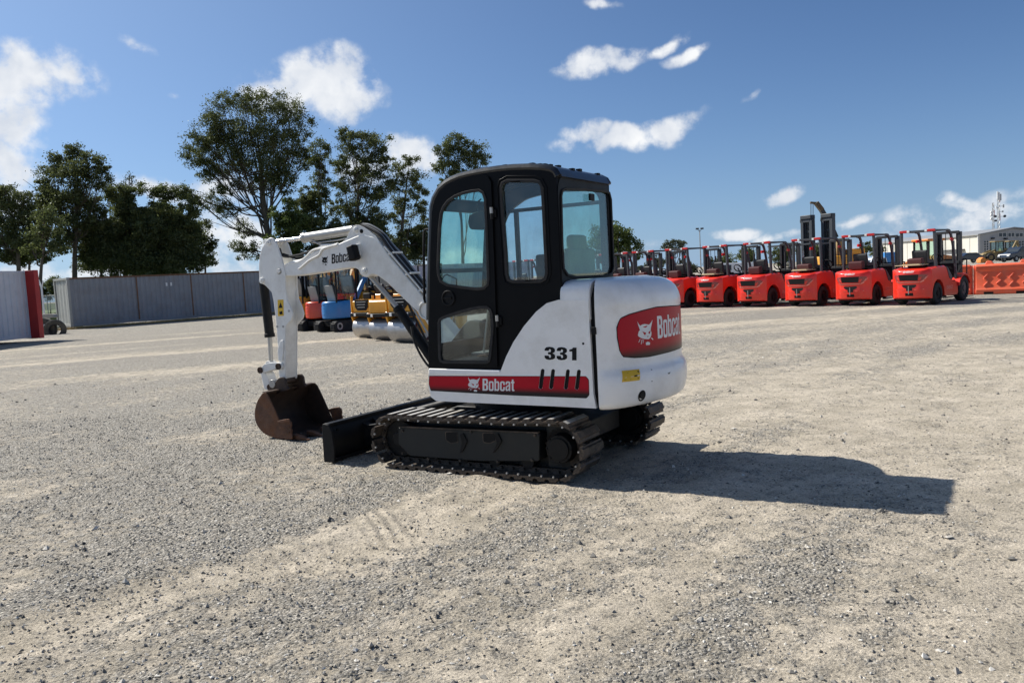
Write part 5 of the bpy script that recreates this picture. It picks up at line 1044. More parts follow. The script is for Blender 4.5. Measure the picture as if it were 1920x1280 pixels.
tree('bushy_tree', 'dark understorey tree between the tall ash and the dense trees', 61, 190, [(190, 505), (190, 470)], blob(185, 450, 40, 55, 14, 71, .42), 1, 1.0, .16, .2, seed=71, branches=False, group='trees on the left')
tree('bushy_tree', 'dark understorey tree left of the gap between the containers', 58, 55, [(55, 505), (55, 470)], blob(50, 470, 46, 36, 12, 72, .42), 1, 1.0, .16, .2, seed=72, branches=False, group='trees on the left')
tree('dense_tree', 'dense dark tree filling between the two rounded trees', 64.5, 280, [(280, 505), (280, 460), (280, 400)], blob(282, 440, 56, 72, 18, 73, .4), 1, 1.0, .16, .25, seed=73, branches=False, group='trees on the left')
tree('bare_tree', 'bare twiggy treetop poking above the dense left trees', 64, 210, [(208, 500), (206, 400), (205, 340)], [(205, 335, 6, 12), (212, 350, 8, 10), (198, 345, 8, 12)], 0, .08, .12, .12, seed=16, group='trees on the left')
tree('bare_tree', 'bare twigs above the middle of the dense left trees', 64, 243, [(243, 500), (243, 400), (243, 345)], [(243, 330, 8, 12), (236, 342, 7, 10), (250, 340, 7, 10)], 0, .06, .12, .10, seed=18, group='trees on the left')
tree('shrub', 'brownish distant shrub seen between the white and grey containers', 106, 95, [(95, 560)], [(85, 545, 16, 14), (100, 532, 14, 14), (112, 545, 14, 14), (75, 540, 14, 14), (60, 545, 14, 14), (92, 552, 24, 10)], 0, 1.1, .2, .1, seed=17, branches=False)
# trees seen through and right of the cab
tree('round_tree', 'leafy green tree just right of the cab, above the forklifts', 62, 1160, [(1160, 500), (1160, 470), (1158, 440)], [(1150, 430, 26, 16), (1172, 440, 20, 14), (1130, 445, 26, 20), (1160, 458, 30, 16), (1185, 460, 18, 12), (1195, 478, 12, 8), (1110, 470, 30, 18), (1150, 480, 34, 14), (1085, 480, 30, 16), (1060, 490, 26, 14)], 2, .95, .17, .25, seed=20, branches=False)
tree('stone_pine', 'small umbrella shaped pine over the row of forklifts', 95, 1264, [(1263, 495), (1264, 480), (1265, 468)], [(1252, 458, 10, 7), (1266, 454, 12, 6), (1279, 459, 9, 6), (1258, 466, 10, 5), (1275, 467, 9, 4), (1246, 463, 6, 5)], 3, .9, .2, .22, seed=21)
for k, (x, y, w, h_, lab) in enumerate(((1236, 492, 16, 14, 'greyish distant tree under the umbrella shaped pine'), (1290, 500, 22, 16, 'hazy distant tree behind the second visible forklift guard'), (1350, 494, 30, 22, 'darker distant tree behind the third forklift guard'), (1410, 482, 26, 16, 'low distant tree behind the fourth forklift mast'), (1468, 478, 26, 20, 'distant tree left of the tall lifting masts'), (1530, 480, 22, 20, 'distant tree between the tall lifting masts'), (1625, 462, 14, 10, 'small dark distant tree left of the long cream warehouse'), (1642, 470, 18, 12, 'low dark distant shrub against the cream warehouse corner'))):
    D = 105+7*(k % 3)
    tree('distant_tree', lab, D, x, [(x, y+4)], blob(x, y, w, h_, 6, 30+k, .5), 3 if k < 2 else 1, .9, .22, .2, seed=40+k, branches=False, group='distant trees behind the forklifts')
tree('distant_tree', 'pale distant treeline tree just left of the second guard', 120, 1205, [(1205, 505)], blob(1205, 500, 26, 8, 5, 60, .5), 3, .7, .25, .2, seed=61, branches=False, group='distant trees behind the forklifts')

# ================================================================== forklifts on the right
def wheel(parent, x, y, r_, w, hub='grey', ry=None):
    n = 24; g = MB(); prof = [(r_*.58, -w*.5), (r_*.9, -w*.5), (r_, -w*.38), (r_, w*.38), (r_*.9, w*.5), (r_*.58, w*.5)]
    m = len(prof); g.add([(q[0]*math.cos(2*math.pi*k/n), q[1], q[0]*math.sin(2*math.pi*k/n)) for k in range(n) for q in prof], [(k*m+j, ((k+1) % n)*m+j, ((k+1) % n)*m+(j+1) % m, k*m+(j+1) % m) for k in range(n) for j in range(m)])
    o = g.build('wheel', 'rubber', parent, loc=(x, y, r_))
    s_ = 1 if y > 0 else -1; g = MB(); g.cyl((0, -w*.4, 0), (0, w*.4, 0), r_*.60, n=20); g.cyl((0, s_*w*.4, 0), (0, s_*w*.5, 0), r_*.25, n=12); g.build('rim', hub, o); return o
def text_part(body, name, mat, parent, org, ux, uz, w, h_, bold=.03, sh_=0):
    uv, f = text_mesh(body, bold); g = MB(); O, X, Z = map(np.array, (org, ux, uz)); g.add([tuple(O+X*(u*w+v*h_*sh_)+Z*v*h_) for u, v in uv], f); return g.build(name, mat, parent, fixn=False)
def make_forklift():
    o = empty('forklift', (0, 0, 0), 0, 'x', 'forklift', 'red forklifts parked in a row')
    WB = 1.95; hw_ = .60
    # body side profile (x, z) with the rear wheel arch, rear at -x
    arch = [(.46*math.cos(a), .30+.46*math.sin(a)) for a in np.linspace(math.radians(-6), math.radians(186), 15)]
    side = [(.55, .22)]+arch[0:]+[(-.50, .20), (-.66, .24), (-.695, .40), (-.69, .58), (-.67, .70), (-.705, .78), (-.71, .96), (-.68, 1.06), (-.58, 1.12), (0., 1.17), (.55, 1.17), (.70, 1.10), (.92, .78), (1.10, .66), (1.5, .64), (1.52, .28), (1.45, .22)]
    g = MB(); P = side; n = len(P)
    # rounded plan: nested slices that narrow towards the rear corners
    ys = [-1, -.985, -.9, -.72, -.5, .5, .72, .9, .985, 1]
    vs = []
    for yy in ys:
        for (x, zz) in P:
            k = abs(yy); x2 = x
            if x < -.49: x2 = min(x+max(0, (k-.45))**2*1.05, -.475)
            if k > .98: zz = zz-(.03 if zz > 1.0 else -.0) ; x2 = x2+(.02 if x < -.1 else 0)
            vs.append((x2, yy*hw_, zz))
    fs = [(i*n+j, i*n+(j+1) % n, (i+1)*n+(j+1) % n, (i+1)*n+j) for i in range(len(ys)-1) for j in range(n)]
    fs += [tuple(range(n)), tuple(range((len(ys)-1)*n, len(ys)*n))[::-1]]
    g.add(vs, fs); body = g.build('body', 'red', o, .012, 2)
    g = MB(); g.box(-.44, .44, -.44, .44, .14, .80); g.build('wheel_well', 'blackm', o)
    # grille recess, painted mask edge highlight, lamps, tow recess, lower slot on the rear face
    def rearx(y, zz): k = abs(y)/hw_; b_ = np.interp(zz, [.24, .40, .58, .70, .78, .96, 1.06], [-.66, -.695, -.69, -.67, -.705, -.71, -.68]); return min(b_+max(0, (k-.45))**2*1.05, -.475)
    def rear_patch(nm, poly, mat, off, par=o):
        g = MB(); Q = [(rearx(y, zz)-off, y, zz) for y, zz in poly]; m = len(Q)
        g.add(Q+[(x+.03, y, zz) for x, y, zz in Q], [tuple(range(m)), tuple(range(m, 2*m))[::-1]]+[(i, (i+1) % m, m+(i+1) % m, m+i) for i in range(m)]); return g.build(nm, mat, par)
    lin = lambda a, b, m=7: [(a[0]+(b[0]-a[0])*t, a[1]+(b[1]-a[1])*t) for t in np.linspace(0, 1, m)[:-1]]
    rear_patch('grille', lin((.30, .95), (-.30, .95))+lin((-.30, .95), (-.27, .76), 3)+lin((-.27, .76), (.27, .76))+lin((.27, .76), (.30, .95), 3), 'blackm', .006)
    for sg in (1, -1): rear_patch('tail_light', [(sg*.31, .95), (sg*.44, .945), (sg*.50, .93), (sg*.42, .80), (sg*.36, .765), (sg*.28, .76)], 'taill', .008)
    rear_patch('mask_edge_highlight', lin((.50, .915), (.40, .765), 4)+lin((.40, .765), (.33, .725), 3)+lin((.33, .725), (-.33, .725))+lin((-.33, .725), (-.40, .765), 3)+lin((-.40, .765), (-.50, .915), 4)+[(-.52, .90), (-.42, .74), (-.34, .70)]+lin((-.34, .70), (.34, .70))+[(.34, .70), (.42, .74), (.52, .90)], 'redl', .012)  # pale red strip paints the bright highlight along the mask edge
    rear_patch('tow_recess', [(.20, .64), (-.20, .64), (-.22, .60), (-.16, .55), (-.09, .53), (-.09, .45), (.09, .45), (.09, .53), (.16, .55), (.22, .60)], 'blackm', .004)
    rear_patch('lower_slot', [(.12, .38), (-.12, .38), (-.12, .29), (.12, .29)], 'blackm', .004)
    g = MB(); g.cyl((-.73, 0, .34), (-.73, 0, .60), .014, n=8); g.build('tow_pin', 'steelgrey', o)
    for sg in (1, -1): rear_patch('crease_highlight', lin((sg*.16, .485), (sg*.42, .50), 4)+[(sg*.42, .50), (sg*.42, .485), (sg*.16, .47)], 'redl', .004)  # pale red strips paint a highlight on each crease
    text_part('ENERGY', 'lettering', 'tape', o, (-.718, .17, 1.005), (0, -1, 0), (.10, 0, 1), .34, .062, .05, .25)
    text_part('ENERGY', 'side_lettering', 'redl', o, (.62, -hw_-.003, .42), (1, 0, 0), (0, 0, 1), .5, .12, .02)
    # step panel, fender, floor, hood
    for sg in (1, -1):
        g = MB(); g.prism(rp([(.60, 1.14), (.72, 1.10), (1.02, .84), (1.02, .72), (.85, .76)], .02), 'y', sg*hw_-.02*sg, sg*(hw_+.012)); g.build('side_cover', 'grey', o, .006)
        g = MB(); fen = [(.50*math.cos(a), .38+.50*math.sin(a)) for a in np.linspace(math.radians(20), math.radians(165), 10)]; fen2 = [(p[0]*.90, .38+(p[1]-.38)*.90) for p in fen[::-1]]; g.prism([(x+WB, zz) for x, zz in fen+fen2], 'y', sg*.40, sg*.66); g.build('fender', 'red', o, .008)
    g = MB(); g.box(.8, 1.75, -.5, .5, .60, .68); g.box(1.62, 1.74, -.48, .48, .68, 1.22); g.build('floor_and_cowl', 'blackm', o, .01)
    g = MB(); g.prism(rp([(-.05, 1.17), (-.05, 1.22), (.35, 1.24), (.42, 1.27), (.72, 1.27), (.76, 1.17)], .03), 'y', -.30, .30); g.build('hood_top', 'blackm', o, .015)
    g = MB(); g.prism(rp([(.12, 1.25), (.06, 1.66), (.14, 1.70), (.24, 1.40), (.62, 1.38), (.66, 1.27), (.3, 1.25)], .04), 'y', -.23, .23); g.build('seat', 'seat', o, .03)
    g = MB(); g.prism(rp([(-.28, 1.17), (-.30, 1.42), (-.08, 1.45), (-.02, 1.17)], .03), 'y', -.22, .22); g.build('boxed_part', 'maroon', o, .015)
    g = MB(); g.ring((1.42, 0, 1.40), (1.45, 0, 1.42), .17, .145, 20); g.cyl((1.44, 0, 1.41), (1.66, 0, 1.15), .025, n=8); g.build('steering_wheel', 'blackm', o)
    # overhead guard
    ztop = 2.28
    for sg in (1, -1):
        g = MB(); g.beam((.02, sg*.52, 1.14), (.0, sg*.50, ztop-.02), .07, .10, (1, 0, 0)); g.build('rear_post', 'grey', o, .012)
        g = MB(); pts = catmull(np.array([(1.62, sg*.50, .70), (1.55, sg*.50, 1.35), (1.38, sg*.49, 1.95), (1.22, sg*.48, ztop-.05), (1.0, sg*.48, ztop)]), 5)
        for a_, b_ in zip(pts[:-1], pts[1:]): g.beam(tuple(a_), tuple(b_), .06, .075, (1, 0, 0))
        g.build('front_post', 'grey', o)
        g = MB(); g.beam((-.02, sg*.50, ztop), (1.15, sg*.48, ztop), .06, .06); g.build('roof_rail', 'grey', o, .01)
        g = MB(); g.box(-.07, -.005, sg*.42-.12, sg*.42+.12, ztop-.03, ztop+.045); g.build('red_marker', 'lampred', o, .006)
        g = MB(); g.box(-.075, -.0, sg*.27-.035, sg*.27+.035, ztop-.03, ztop+.04); g.build('white_marker', 'tape', o)
        g = MB(); g.cyl((1.30, sg*.50, 1.98), (1.22, sg*.56, 1.98), .05, n=12); g.build('indicator_lamp', 'lampred', o)
    for k in range(6): x = .0+.22*k; g = MB(); g.beam((x, -.47, ztop+.005), (x, .47, ztop+.005), .035, .05); g.build('roof_bar', 'grey', o)
    # mast, carriage, forks
    mx_ = WB+.42
    for sg in (1, -1):
        g = MB(); g.box(mx_-.07, mx_+.07, sg*.36-.045, sg*.36+.045, .08, 2.24); g.build('mast_channel', 'mast', o, .006)
        g = MB(); g.box(mx_+.0, mx_+.11, sg*.27-.035, sg*.27+.035, .10, 2.20); g.build('inner_channel', 'mast', o, .006)
        g = MB(); g.cyl((mx_-.06, sg*.18, .2), (mx_-.06, sg*.18, 1.95), .035, n=10); g.build('lift_cylinder', 'mast', o)
        g = MB(); g.beam((mx_-.08, sg*.40, 1.05), (1.60, sg*.42, .62), .06, .06); g.build('tilt_cylinder', 'blackm', o)
        g = MB(); fx_ = mx_+.20; g.box(fx_, fx_+.045, sg*.24-.06, sg*.24+.06, .05, .70); g.add([(fx_, sg*.24-.06, .04), (fx_, sg*.24+.06, .04), (fx_, sg*.24+.06, .09), (fx_, sg*.24-.06, .09), (fx_+1.1, sg*.24-.05, .04), (fx_+1.1, sg*.24+.05, .04), (fx_+1.1, sg*.24+.05, .055), (fx_+1.1, sg*.24-.05, .055)], [(3, 2, 1, 0), (4, 5, 6, 7), (0, 1, 5, 4), (1, 2, 6, 5), (2, 3, 7, 6), (3, 0, 4, 7)]); g.build('fork', 'mast', o)
    for zz in (.35, 1.2, 2.18): g = MB(); g.box(mx_-.09, mx_-.03, -.36, .36, zz, zz+.09); g.build('mast_crossbar', 'mast', o, .005)
    g = MB(); g.cyl((mx_+.03, -.1, 2.2), (mx_+.03, -.1, .5), .012, n=6); g.cyl((mx_+.03, .1, 2.2), (mx_+.03, .1, .5), .012, n=6); tag(g.build('lift_chains', 'mast', o), kind='stuff')
    g = MB()
    for y in np.linspace(-.50, .50, 6): g.box(mx_+.145, mx_+.175, y-.014, y+.014, .62, 1.34)
    g.box(mx_+.14, mx_+.18, -.515, .515, 1.30, 1.345); g.box(mx_+.14, mx_+.20, -.52, .52, .28, .36); g.box(mx_+.14, mx_+.20, -.52, .52, .60, .68); g.build('load_backrest', 'mast', o)
    for sg in (1, -1): wheel(o, 0, sg*.50, .33, .20, 'blackm'); wheel(o, WB, sg*.52, .40, .24, 'grey')
    return o
MT['jibm'] = M('jib_head_brown', (.10, .075, .04), .6, var=.15); MT['redl'] = M('highlight_letter_red', (.9, .30, .26), .3, var=.02, coat=.4); MT['taill'] = M('tail_lamp_glass', (.30, .035, .04), .15, var=.1, coat=.8)  # redl: paler red for painted edge highlights, also the side lettering
MT['maroon'] = M('maroon_box', (.07, .012, .012), .6, var=.15)
FH = math.radians(42); fd = np.array([math.cos(FH), math.sin(FH)]); fp = np.array([-fd[1], fd[0]])
FL0 = np.array([12.86, 26.06]); fork0 = make_forklift()
labs = {1722: 'nearest red forklift at the right end of the row, mast beside the orange barrier', 1611: 'second red forklift from the barrier, dark box behind its seat', 1514: 'third red forklift from the barrier, with a tall mast rising behind its guard', 1421.5: 'fourth red forklift from the barrier end of the row',
        1343: 'fifth red forklift from the barrier, last whose whole rear shows', 1271: 'red forklift half hidden by the excavator counterweight', 1208: 'forklift whose guard alone shows just above the counterweight top', 1161: 'forklift guard seen between the cab and the other guards', 1116: 'forklift glimpsed through the rear window of the cab', 1078: 'forklift glimpsed deep behind the rear window glass', 1046: 'forklift mostly hidden behind the rear cab pillar', 1012: 'forklift glimpsed through the middle cab window', 978: 'forklift at the far left of the row, seen through the middle cab window'}
FK = []
jr = random.Random(8)
for k, (px, lab) in enumerate(labs.items()):
    r0_ = ray(px, 520)[:2]; Mx = np.array([r0_, -fp]).T; t_, s_ = np.linalg.solve(Mx, FL0); p = FL0+fp*s_
    o = fork0 if k == 0 else copy_tree(fork0); o.location = (p[0], p[1], 0); o.rotation_euler = (0, 0, FH+jr.uniform(-.03, .03)); o['label'] = lab; FK.append((p, s_))
for k in (0, 2, 4):                    # pale flattened cartons left on three of the hoods
    p, _ = FK[k]; g = MB(); g.box(-.42, .22, -.28, .50 if k == 0 else .30, 1.24, 1.265); g.box(-.36, .10, -.22, .3, 1.265, 1.285); q = p+fd*(-.12); o = g.build('flat_carton', 'wood', None, .004, loc=(q[0], q[1], -.02)); o.rotation_euler = (0, 0, FH)
    tag(o, {0: 'pale flattened carton on the nearest red forklift', 2: 'pale flattened carton on the third red forklift from the barrier', 4: 'pale flattened carton on the fifth red forklift from the barrier'}[k], 'carton', 'cartons lying on forklift hoods')

# tall masts of two bigger lift trucks behind the row
def tall_mast(label, px, D, zt, w):
    x = col_at(px, D); o = empty('lift_truck', (x, D, 0), FH-.2, label, 'lift truck', 'lift trucks with tall masts'); 
    for sg in (1, -1):
        g = MB(); g.box(-.10, .10, sg*w*.42-.07, sg*w*.42+.07, .1, zt-.05); g.build('mast_channel', 'grey', o, .01)
        g = MB(); g.box(-.02, .12, sg*w*.22-.04, sg*w*.22+.04, .1, zt-.1); g.build('inner_channel', 'mast', o)
        wheel(o, -.5, sg*(w*.5+.15), .42, .28, 'grey')
    g = MB(); g.box(-.14, .14, -w*.52, w*.52, zt-.16, zt); g.box(-.10, .20, -w*.40, w*.62, zt-.30, zt-.14); g.build('mast_head', 'grey', o, .02)
    for zz in (.6, 1.3, 2.0, 2.7): g = MB(); g.box(.0, .06, -w*.42, w*.42, zz, zz+.10); g.build('mast_crossbar', 'mast', o)
    g = MB(); g.cyl((.08, 0, .3), (.08, 0, zt-.15), .05, n=10); g.build('lift_cylinder', 'mast', o)
    g = MB(); g.box(-2.2, -.3, -.6, .6, .35, 1.15); g.build('body', 'blackm', o, .05); g = MB()
    for a_, b_ in (((-.5, -.5), (-.6, -.5)), ((-.5, .5), (-.6, .5)), ((-1.7, -.5), (-1.7, -.5)), ((-1.7, .5), (-1.7, .5))): g.beam((a_[0], a_[1], 1.1), (b_[0], b_[1], 2.2), .07, .07)
    g.box(-1.8, -.5, -.55, .55, 2.18, 2.24); g.build('guard_frame', 'grey', o); return o
tall_mast('dark lift truck whose mast stands left of the crane jib', 1518, 34.5, 3.42, .52)
tall_mast('dark lift truck whose mast stands right of the leaning crane jib', 1556, 34, 3.42, .50)
# white strip light post leaning by the first mast
x = col_at(1508, 33.6); g = MB(); g.box(-.03, .03, -.03, .03, 0, 1.95); tag(g.build('white_post', 'tape', None, loc=(x, 33.6, 0)), 'thin white post right beside the left tall mast', 'post')
# mobile crane behind them
cxp = lambda x, y, D=48: at(x, y, D)
cr0 = cxp(1580, 500); o = empty('mobile_crane', (cr0[0], 48, 0), 0, 'yellow mobile crane with a dark jib raised behind the tall masts', 'crane')
def rel(p, o=o): return tuple(np.array(p)-np.array(o.location))
g = MB(); a_, b_ = cxp(1566, 446), cxp(1540, 393); g.beam(rel(a_), rel(cxp(1552, 415)), .34, .32); g.beam(rel(cxp(1554, 418)), rel(b_), .26, .24); g.build('jib', 'mast', o, .02)
g = MB(); g.beam(rel(cxp(1541, 394)), rel(cxp(1530, 380)), .30, .24); g.beam(rel(cxp(1532, 381)), rel(cxp(1519, 380)), .14, .12); g.build('jib_head', 'jibm', o, .02)
for x in (1520.5, 1524.5): g = MB(); g.cyl(rel(cxp(x, 382)), rel(cxp(x, 408)), .018, n=6); g.build('hoist_cable', 'mast', o)
g = MB(); g.prism([rel(cxp(x, y))[::2] for x, y in ((1564, 448), (1578, 447), (1580, 500), (1560, 500))], 'y', -.5, .5); g.build('tower', 'tan', o, .03)
g = MB(); g.box(-1.6, 1.0, -1.0, 1.0, .6, 1.75); g.build('chassis', 'yellow', o, .08); g = MB(); g.box(.1, .95, -.9, .2, 1.75, 2.1); g.build('cab', 'yellow', o, .06)
for x in (-1.1, .6):
    for y in (-.85, .85): wheel(o, x, y, .5, .35, 'yellow')

# orange plastic barriers
def barrier():
    o = empty('traffic_barrier', (0, 0, 0), 0, 'x', 'barrier', 'orange plastic barriers'); L = 2.0
    pr = [(.30, .0), (.30, .16), (.24, .24), (.17, .84), (.21, .90), (.21, 1.02), (.14, 1.08), (-.14, 1.08), (-.21, 1.02), (-.21, .90), (-.17, .84), (-.24, .24), (-.30, .16), (-.30, 0)]
    g = MB(); g.prism(pr, 'x', .06, L-.06); b_ = g.build('shell', 'barrier', o, .02)
    g = MB(); g.prism([(p[0]*.55, p[1]*.97) for p in pr], 'x', -.02, L+.02); g.build('end_tongue', 'barrier', o, .01)
    for x in (.35, 1.42):
        g = MB(); g.add([(x, -.12, 1.07), (x+.30, -.12, 1.07), (x+.30, .12, 1.07), (x, .12, 1.07), (x+.05, -.08, 1.19), (x+.2, -.08, 1.19), (x+.2, .08, 1.19), (x+.05, .08, 1.19)], [(3, 2, 1, 0), (4, 5, 6, 7), (0, 1, 5, 4), (1, 2, 6, 5), (2, 3, 7, 6), (3, 0, 4, 7)]); g.build('cap', 'barrier', o, .02)
    for sg in (1, -1):
        for x0 in (.45, 1.25):
            for (dx0, z0_, dx1, z1_) in ((.0, .72, -.14, .56), (-.14, .56, -.0, .44), (.0, .44, -.14, .28), (.42, .75, .28, .60), (.42, .5, .26, .36)):
                y0_ = np.interp(z0_, [.24, .84], [.24, .17]); y1_ = np.interp(z1_, [.24, .84], [.24, .17])
                g = MB(); g.beam((x0+dx0, sg*(y0_+.004), z0_), (x0+dx1, sg*(y1_+.004), z1_), .05, .05); g.build('moulded_rib', 'barrier', o, .012)
        for x in (.32, 1.32): g = MB(); g.box(x, x+.30, sg*.26, sg*.304, -.01, .085); g.build('fork_slot', 'blackm', o)
    return o
b0 = gnd(1829, 552); b1_ = gnd(1921, 550.5); bd = np.array([b1_[0]-b0[0], b1_[1]-b0[1]]); 
bd = np.array([.86, -.51]); Bx = barrier(); ang = math.atan2(bd[1], bd[0])
for k in range(4):
    o = Bx if k == 0 else copy_tree(Bx); p = np.array([17.05, 30.35])+bd*(2.06*(k-1)); o.location = (p[0], p[1], 0); o.rotation_euler = (0, 0, ang+(-.05 if k % 2 else .03)); o['label'] = ['orange plastic barrier mostly hidden behind the nearest forklift mast', 'orange plastic barrier nearest the forklift load backrest', 'orange plastic barrier cut by the right edge of the photograph', 'orange plastic barrier beyond the right edge of the row'][k]
bpy.data.objects.remove(o) if False else None

# ================================================================== rollers and mini excavators on the left
def make_roller(front=True):
    o = empty('road_roller', (0, 0, 0), 0, 'x', 'road roller', 'yellow tandem rollers'); w = .60
    for x, nm in ((.36, 0), (2.1, 1)):
        g = MB(); g.cyl((x, -w, .40), (x, w, .40), .40, n=40); dr = g.build('drum', 'drum', o, .01)
        for sg in (1, -1):
            g = MB(); g.ring((x, sg*w, .40), (x, sg*(w+.012), .40), .385, .30, 32); g.build('drum_rim', 'maroon', dr)
            g = MB(); g.prism(rp([(x-.16, .30), (x+.16, .30), (x+.34, .80), (x+.34, 1.0), (x-.34, 1.0), (x-.34, .80)], .04), 'y', sg*(w+.02), sg*(w+.09)); g.build('fork_arm', 'yellow', o, .015)
    g = MB(); g.box(-.06, .82, -w-.05, w+.05, .84, .98); g.build('lamp_bar', 'blackm', o, .02)
    g = MB(); g.prism(rp([(0, .98), (-.03, 1.42), (.1, 1.48), (.95, 1.48), (.95, .98)], .05), 'y', -w*.88, w*.88); g.build('bonnet', 'yellow', o, .03)
    if front:
        g = MB(); g.prism([(-.36, 1.48), (.36, 1.48), (.36, 1.20), (.22, 1.07), (-.22, 1.07), (-.36, 1.20)], 'x', -.045, .02); g.build('grille', 'blackm', o)
        for k in range(3): g = MB(); g.box(-.06, -.04, -.26+k*.03, .26-k*.03, 1.38-k*.10, 1.405-k*.10); g.build('grille_bar', 'steelgrey', o)
    for y in (-.36, .36): g = MB(); g.box(-.085, -.05, y-.05, y+.05, .86, .96); g.build('headlight', 'tape', o, .005)
    for sg in (1, -1): g = MB(); g.box(-.02, .06, sg*w-.03, sg*w+.03, 1.0, 1.62) if front else g.box(.5, .56, sg*w-.03, sg*w+.03, 1.0, 1.3); g.build('corner_post', 'yellow', o, .01)
    g = MB(); g.prism(rp([(.9, .62), (.9, 1.65), (1.1, 1.68), (1.75, 1.2), (1.9, 1.15), (1.9, .62)], .06), 'y', -w*.95, w*.95); g.build('engine_cover', 'yellow', o, .03)
    g = MB(); g.prism(rp([(.98, 1.5), (.86, 2.02), (.96, 2.05), (1.10, 1.7), (1.4, 1.66), (1.4, 1.5)], .04), 'y', -.25, .25); g.build('seat', 'seat', o, .03)
    g = MB(); g.box(.25, .55, -.2, .2, 1.48, 1.72); g.build('dashboard', 'blackm', o, .03); g = MB(); g.ring((.52, 0, 1.80), (.56, 0, 1.83), .18, .15, 16); g.build('steering_wheel', 'blackm', o)
    g = MB(); g.tube([(1.45, -.52, 1.2), (1.45, -.52, 2.42), (1.45, .52, 2.42), (1.45, .52, 1.2)], .032, 8); g.build('roll_bar', 'blackm', o)
    g = MB(); g.box(1.9, 2.5, -w*.88, w*.88, .85, 1.3); g.build('rear_cover', 'yellow', o, .05)
    return o
def make_mini(mat, cab_=False):
    o = empty('mini_digger', (0, 0, 0), 0, 'x', 'mini excavator', 'small excavators in a row behind the boom')
    for sg in (1, -1):
        g = MB(); P = rp([(-.62, .0), (-.76, .12), (-.76, .30), (-.62, .42), (.62, .42), (.76, .30), (.76, .12), (.62, 0)], .08); tr = None
        g.prism(P, 'y', sg*.48-.13, sg*.48+.13); tr = g.build('track', 'rubber', o, .015)
        for k in range(14): a = -1.2+k*.17; 
        for zz in (.06, .13, .2, .27, .34): g = MB(); g.box(-.78, -.755, sg*.48-.12, sg*.48+.12, zz, zz+.035); g.build('tread_bar', 'rubber', tr)
        g = MB(); g.ring((-.5, sg*.62, .21), (-.5, sg*.635, .21), .14, .08, 16); g.build('sprocket', 'steelgrey', tr)
    g = MB(); g.cyl((0, 0, .38), (0, 0, .52), .32, n=20); g.box(-.5, .5, -.35, .35, .2, .40); g.build('undercarriage', 'blackm', o)
    # rounded tail body
    pl = [(-.66*math.cos(a)-.0, .60*math.sin(a)) for a in np.linspace(-1.2, 1.2, 15)]+[(.45, .58), (.62, .45), (.62, -.45), (.45, -.58)]
    g = MB(); n = len(pl)
    lv = [(.50, .93), (.53, 1.0), (.80, 1.02), (.98, 1.0), (1.14, .97), (1.18, .90)]
    g.add([(x*k, y*k, zz) for zz, k in lv for x, y in pl], [(i*n+j, i*n+(j+1) % n, (i+1)*n+(j+1) % n, (i+1)*n+j) for i in range(len(lv)-1) for j in range(n)]+[tuple(range(n))[::-1], tuple(range((len(lv)-1)*n, len(lv)*n))]); g.build('tail_body', mat, o, .01)
    for k, zz in enumerate((1.06, .93, .80, .67)):
        g = MB(); q = [(-.675*math.cos(a), .61*math.sin(a)) for a in np.linspace(.1, .75, 5)]; g._strip([(x, y) for x, y in q], [(x*.96, y*.96) for x, y in q], 'z', zz, zz+.03); g.build('vent_rib', mat, o)
    g = MB(); g.prism(rp([(-.28, 1.18), (-.42, 1.80), (-.30, 1.84), (-.14, 1.42), (.24, 1.38), (.26, 1.20)], .05), 'y', -.24, .24); g.build('seat', 'seat', o, .035)
    g = MB(); g.prism(rp([(-.30, 1.19), (-.455, 1.80), (-.425, 1.81), (-.27, 1.19)], .01), 'y', -.235, .235); g.build('seat_back_shell', 'contend', o, .01)
    g = MB(); g.box(.2, .55, -.5, .5, 1.12, 1.22); g.build('console', 'blackm', o, .03)
    for y in (-.2, .0, .2): g = MB(); g.tube([(.45, y, 1.2), (.40, y, 1.55)], .015, 6); g.build('lever', 'blackm', o)
    zt = 2.42
    for x, y in ((-.50, -.52), (-.50, .52), (.55, -.52), (.55, .52)):
        if not cab_ and x > 0: continue
        g = MB(); g.beam((x, y, 1.12), (x+(.05 if x < 0 else 0), y, zt), .05, .06, (1, 0, 0)); g.build('canopy_post', 'blackm', o, .008)
    g = MB(); g.box(-.60, .75, -.58, .58, zt, zt+.07); g.build('canopy', 'blackm', o, .02)
    if cab_:
        for y in (-.52, .52): g = MB(); g.box(-.44, .52, y-.004, y+.004, 1.25, zt-.04); g.build('window_pane', 'glassc', o)
    g = MB(); g.beam((.62, 0, .75), (1.5, 0, 2.05), .12, .18); g.beam((1.5, 0, 2.05), (2.1, 0, 1.9), .12, .16); g.beam((2.1, 0, 1.95), (2.35, 0, .75), .10, .14); g.build('boom', mat, o, .015)
    g = MB(); g.prism([(2.2, .75), (2.55, .7), (2.6, .35), (2.3, .15), (2.1, .4)], 'y', -.22, .22); g.build('bucket', 'blackm', o, .01)
    g = MB(); g.box(1.05, 1.10, -.62, .62, .05, .38); g.box(.5, 1.08, -.3, -.22, .18, .26); g.box(.5, 1.08, .22, .3, .18, .26); g.build('dozer_blade', 'blackm', o, .01)
    return o
HR = math.radians(52)
ro = make_roller(True); ro2 = make_roller(False)
def put(o, px, py, lab, rz, sc_=1.): p = gnd(px, py); o.location = (p[0], p[1], 0); o.rotation_euler = (0, 0, rz); o['label'] = lab; o.scale = (sc_,)*3; return o
put(ro, 683, 634.5, 'yellow tandem roller beside the blue mini excavator', HR, .76)
put(ro2, 716, 638.5, 'yellow roller with a plain rear panel and grey backed seat', HR+.03, .76)
o = copy_tree(ro); put(o, 754, 643.5, 'yellow tandem roller nearest the cab, partly behind the boom cylinder', HR, .82)
mi = make_mini('blue', True); put(mi, 637, 619.5, 'blue mini excavator with a black canopy', math.radians(52), .88)
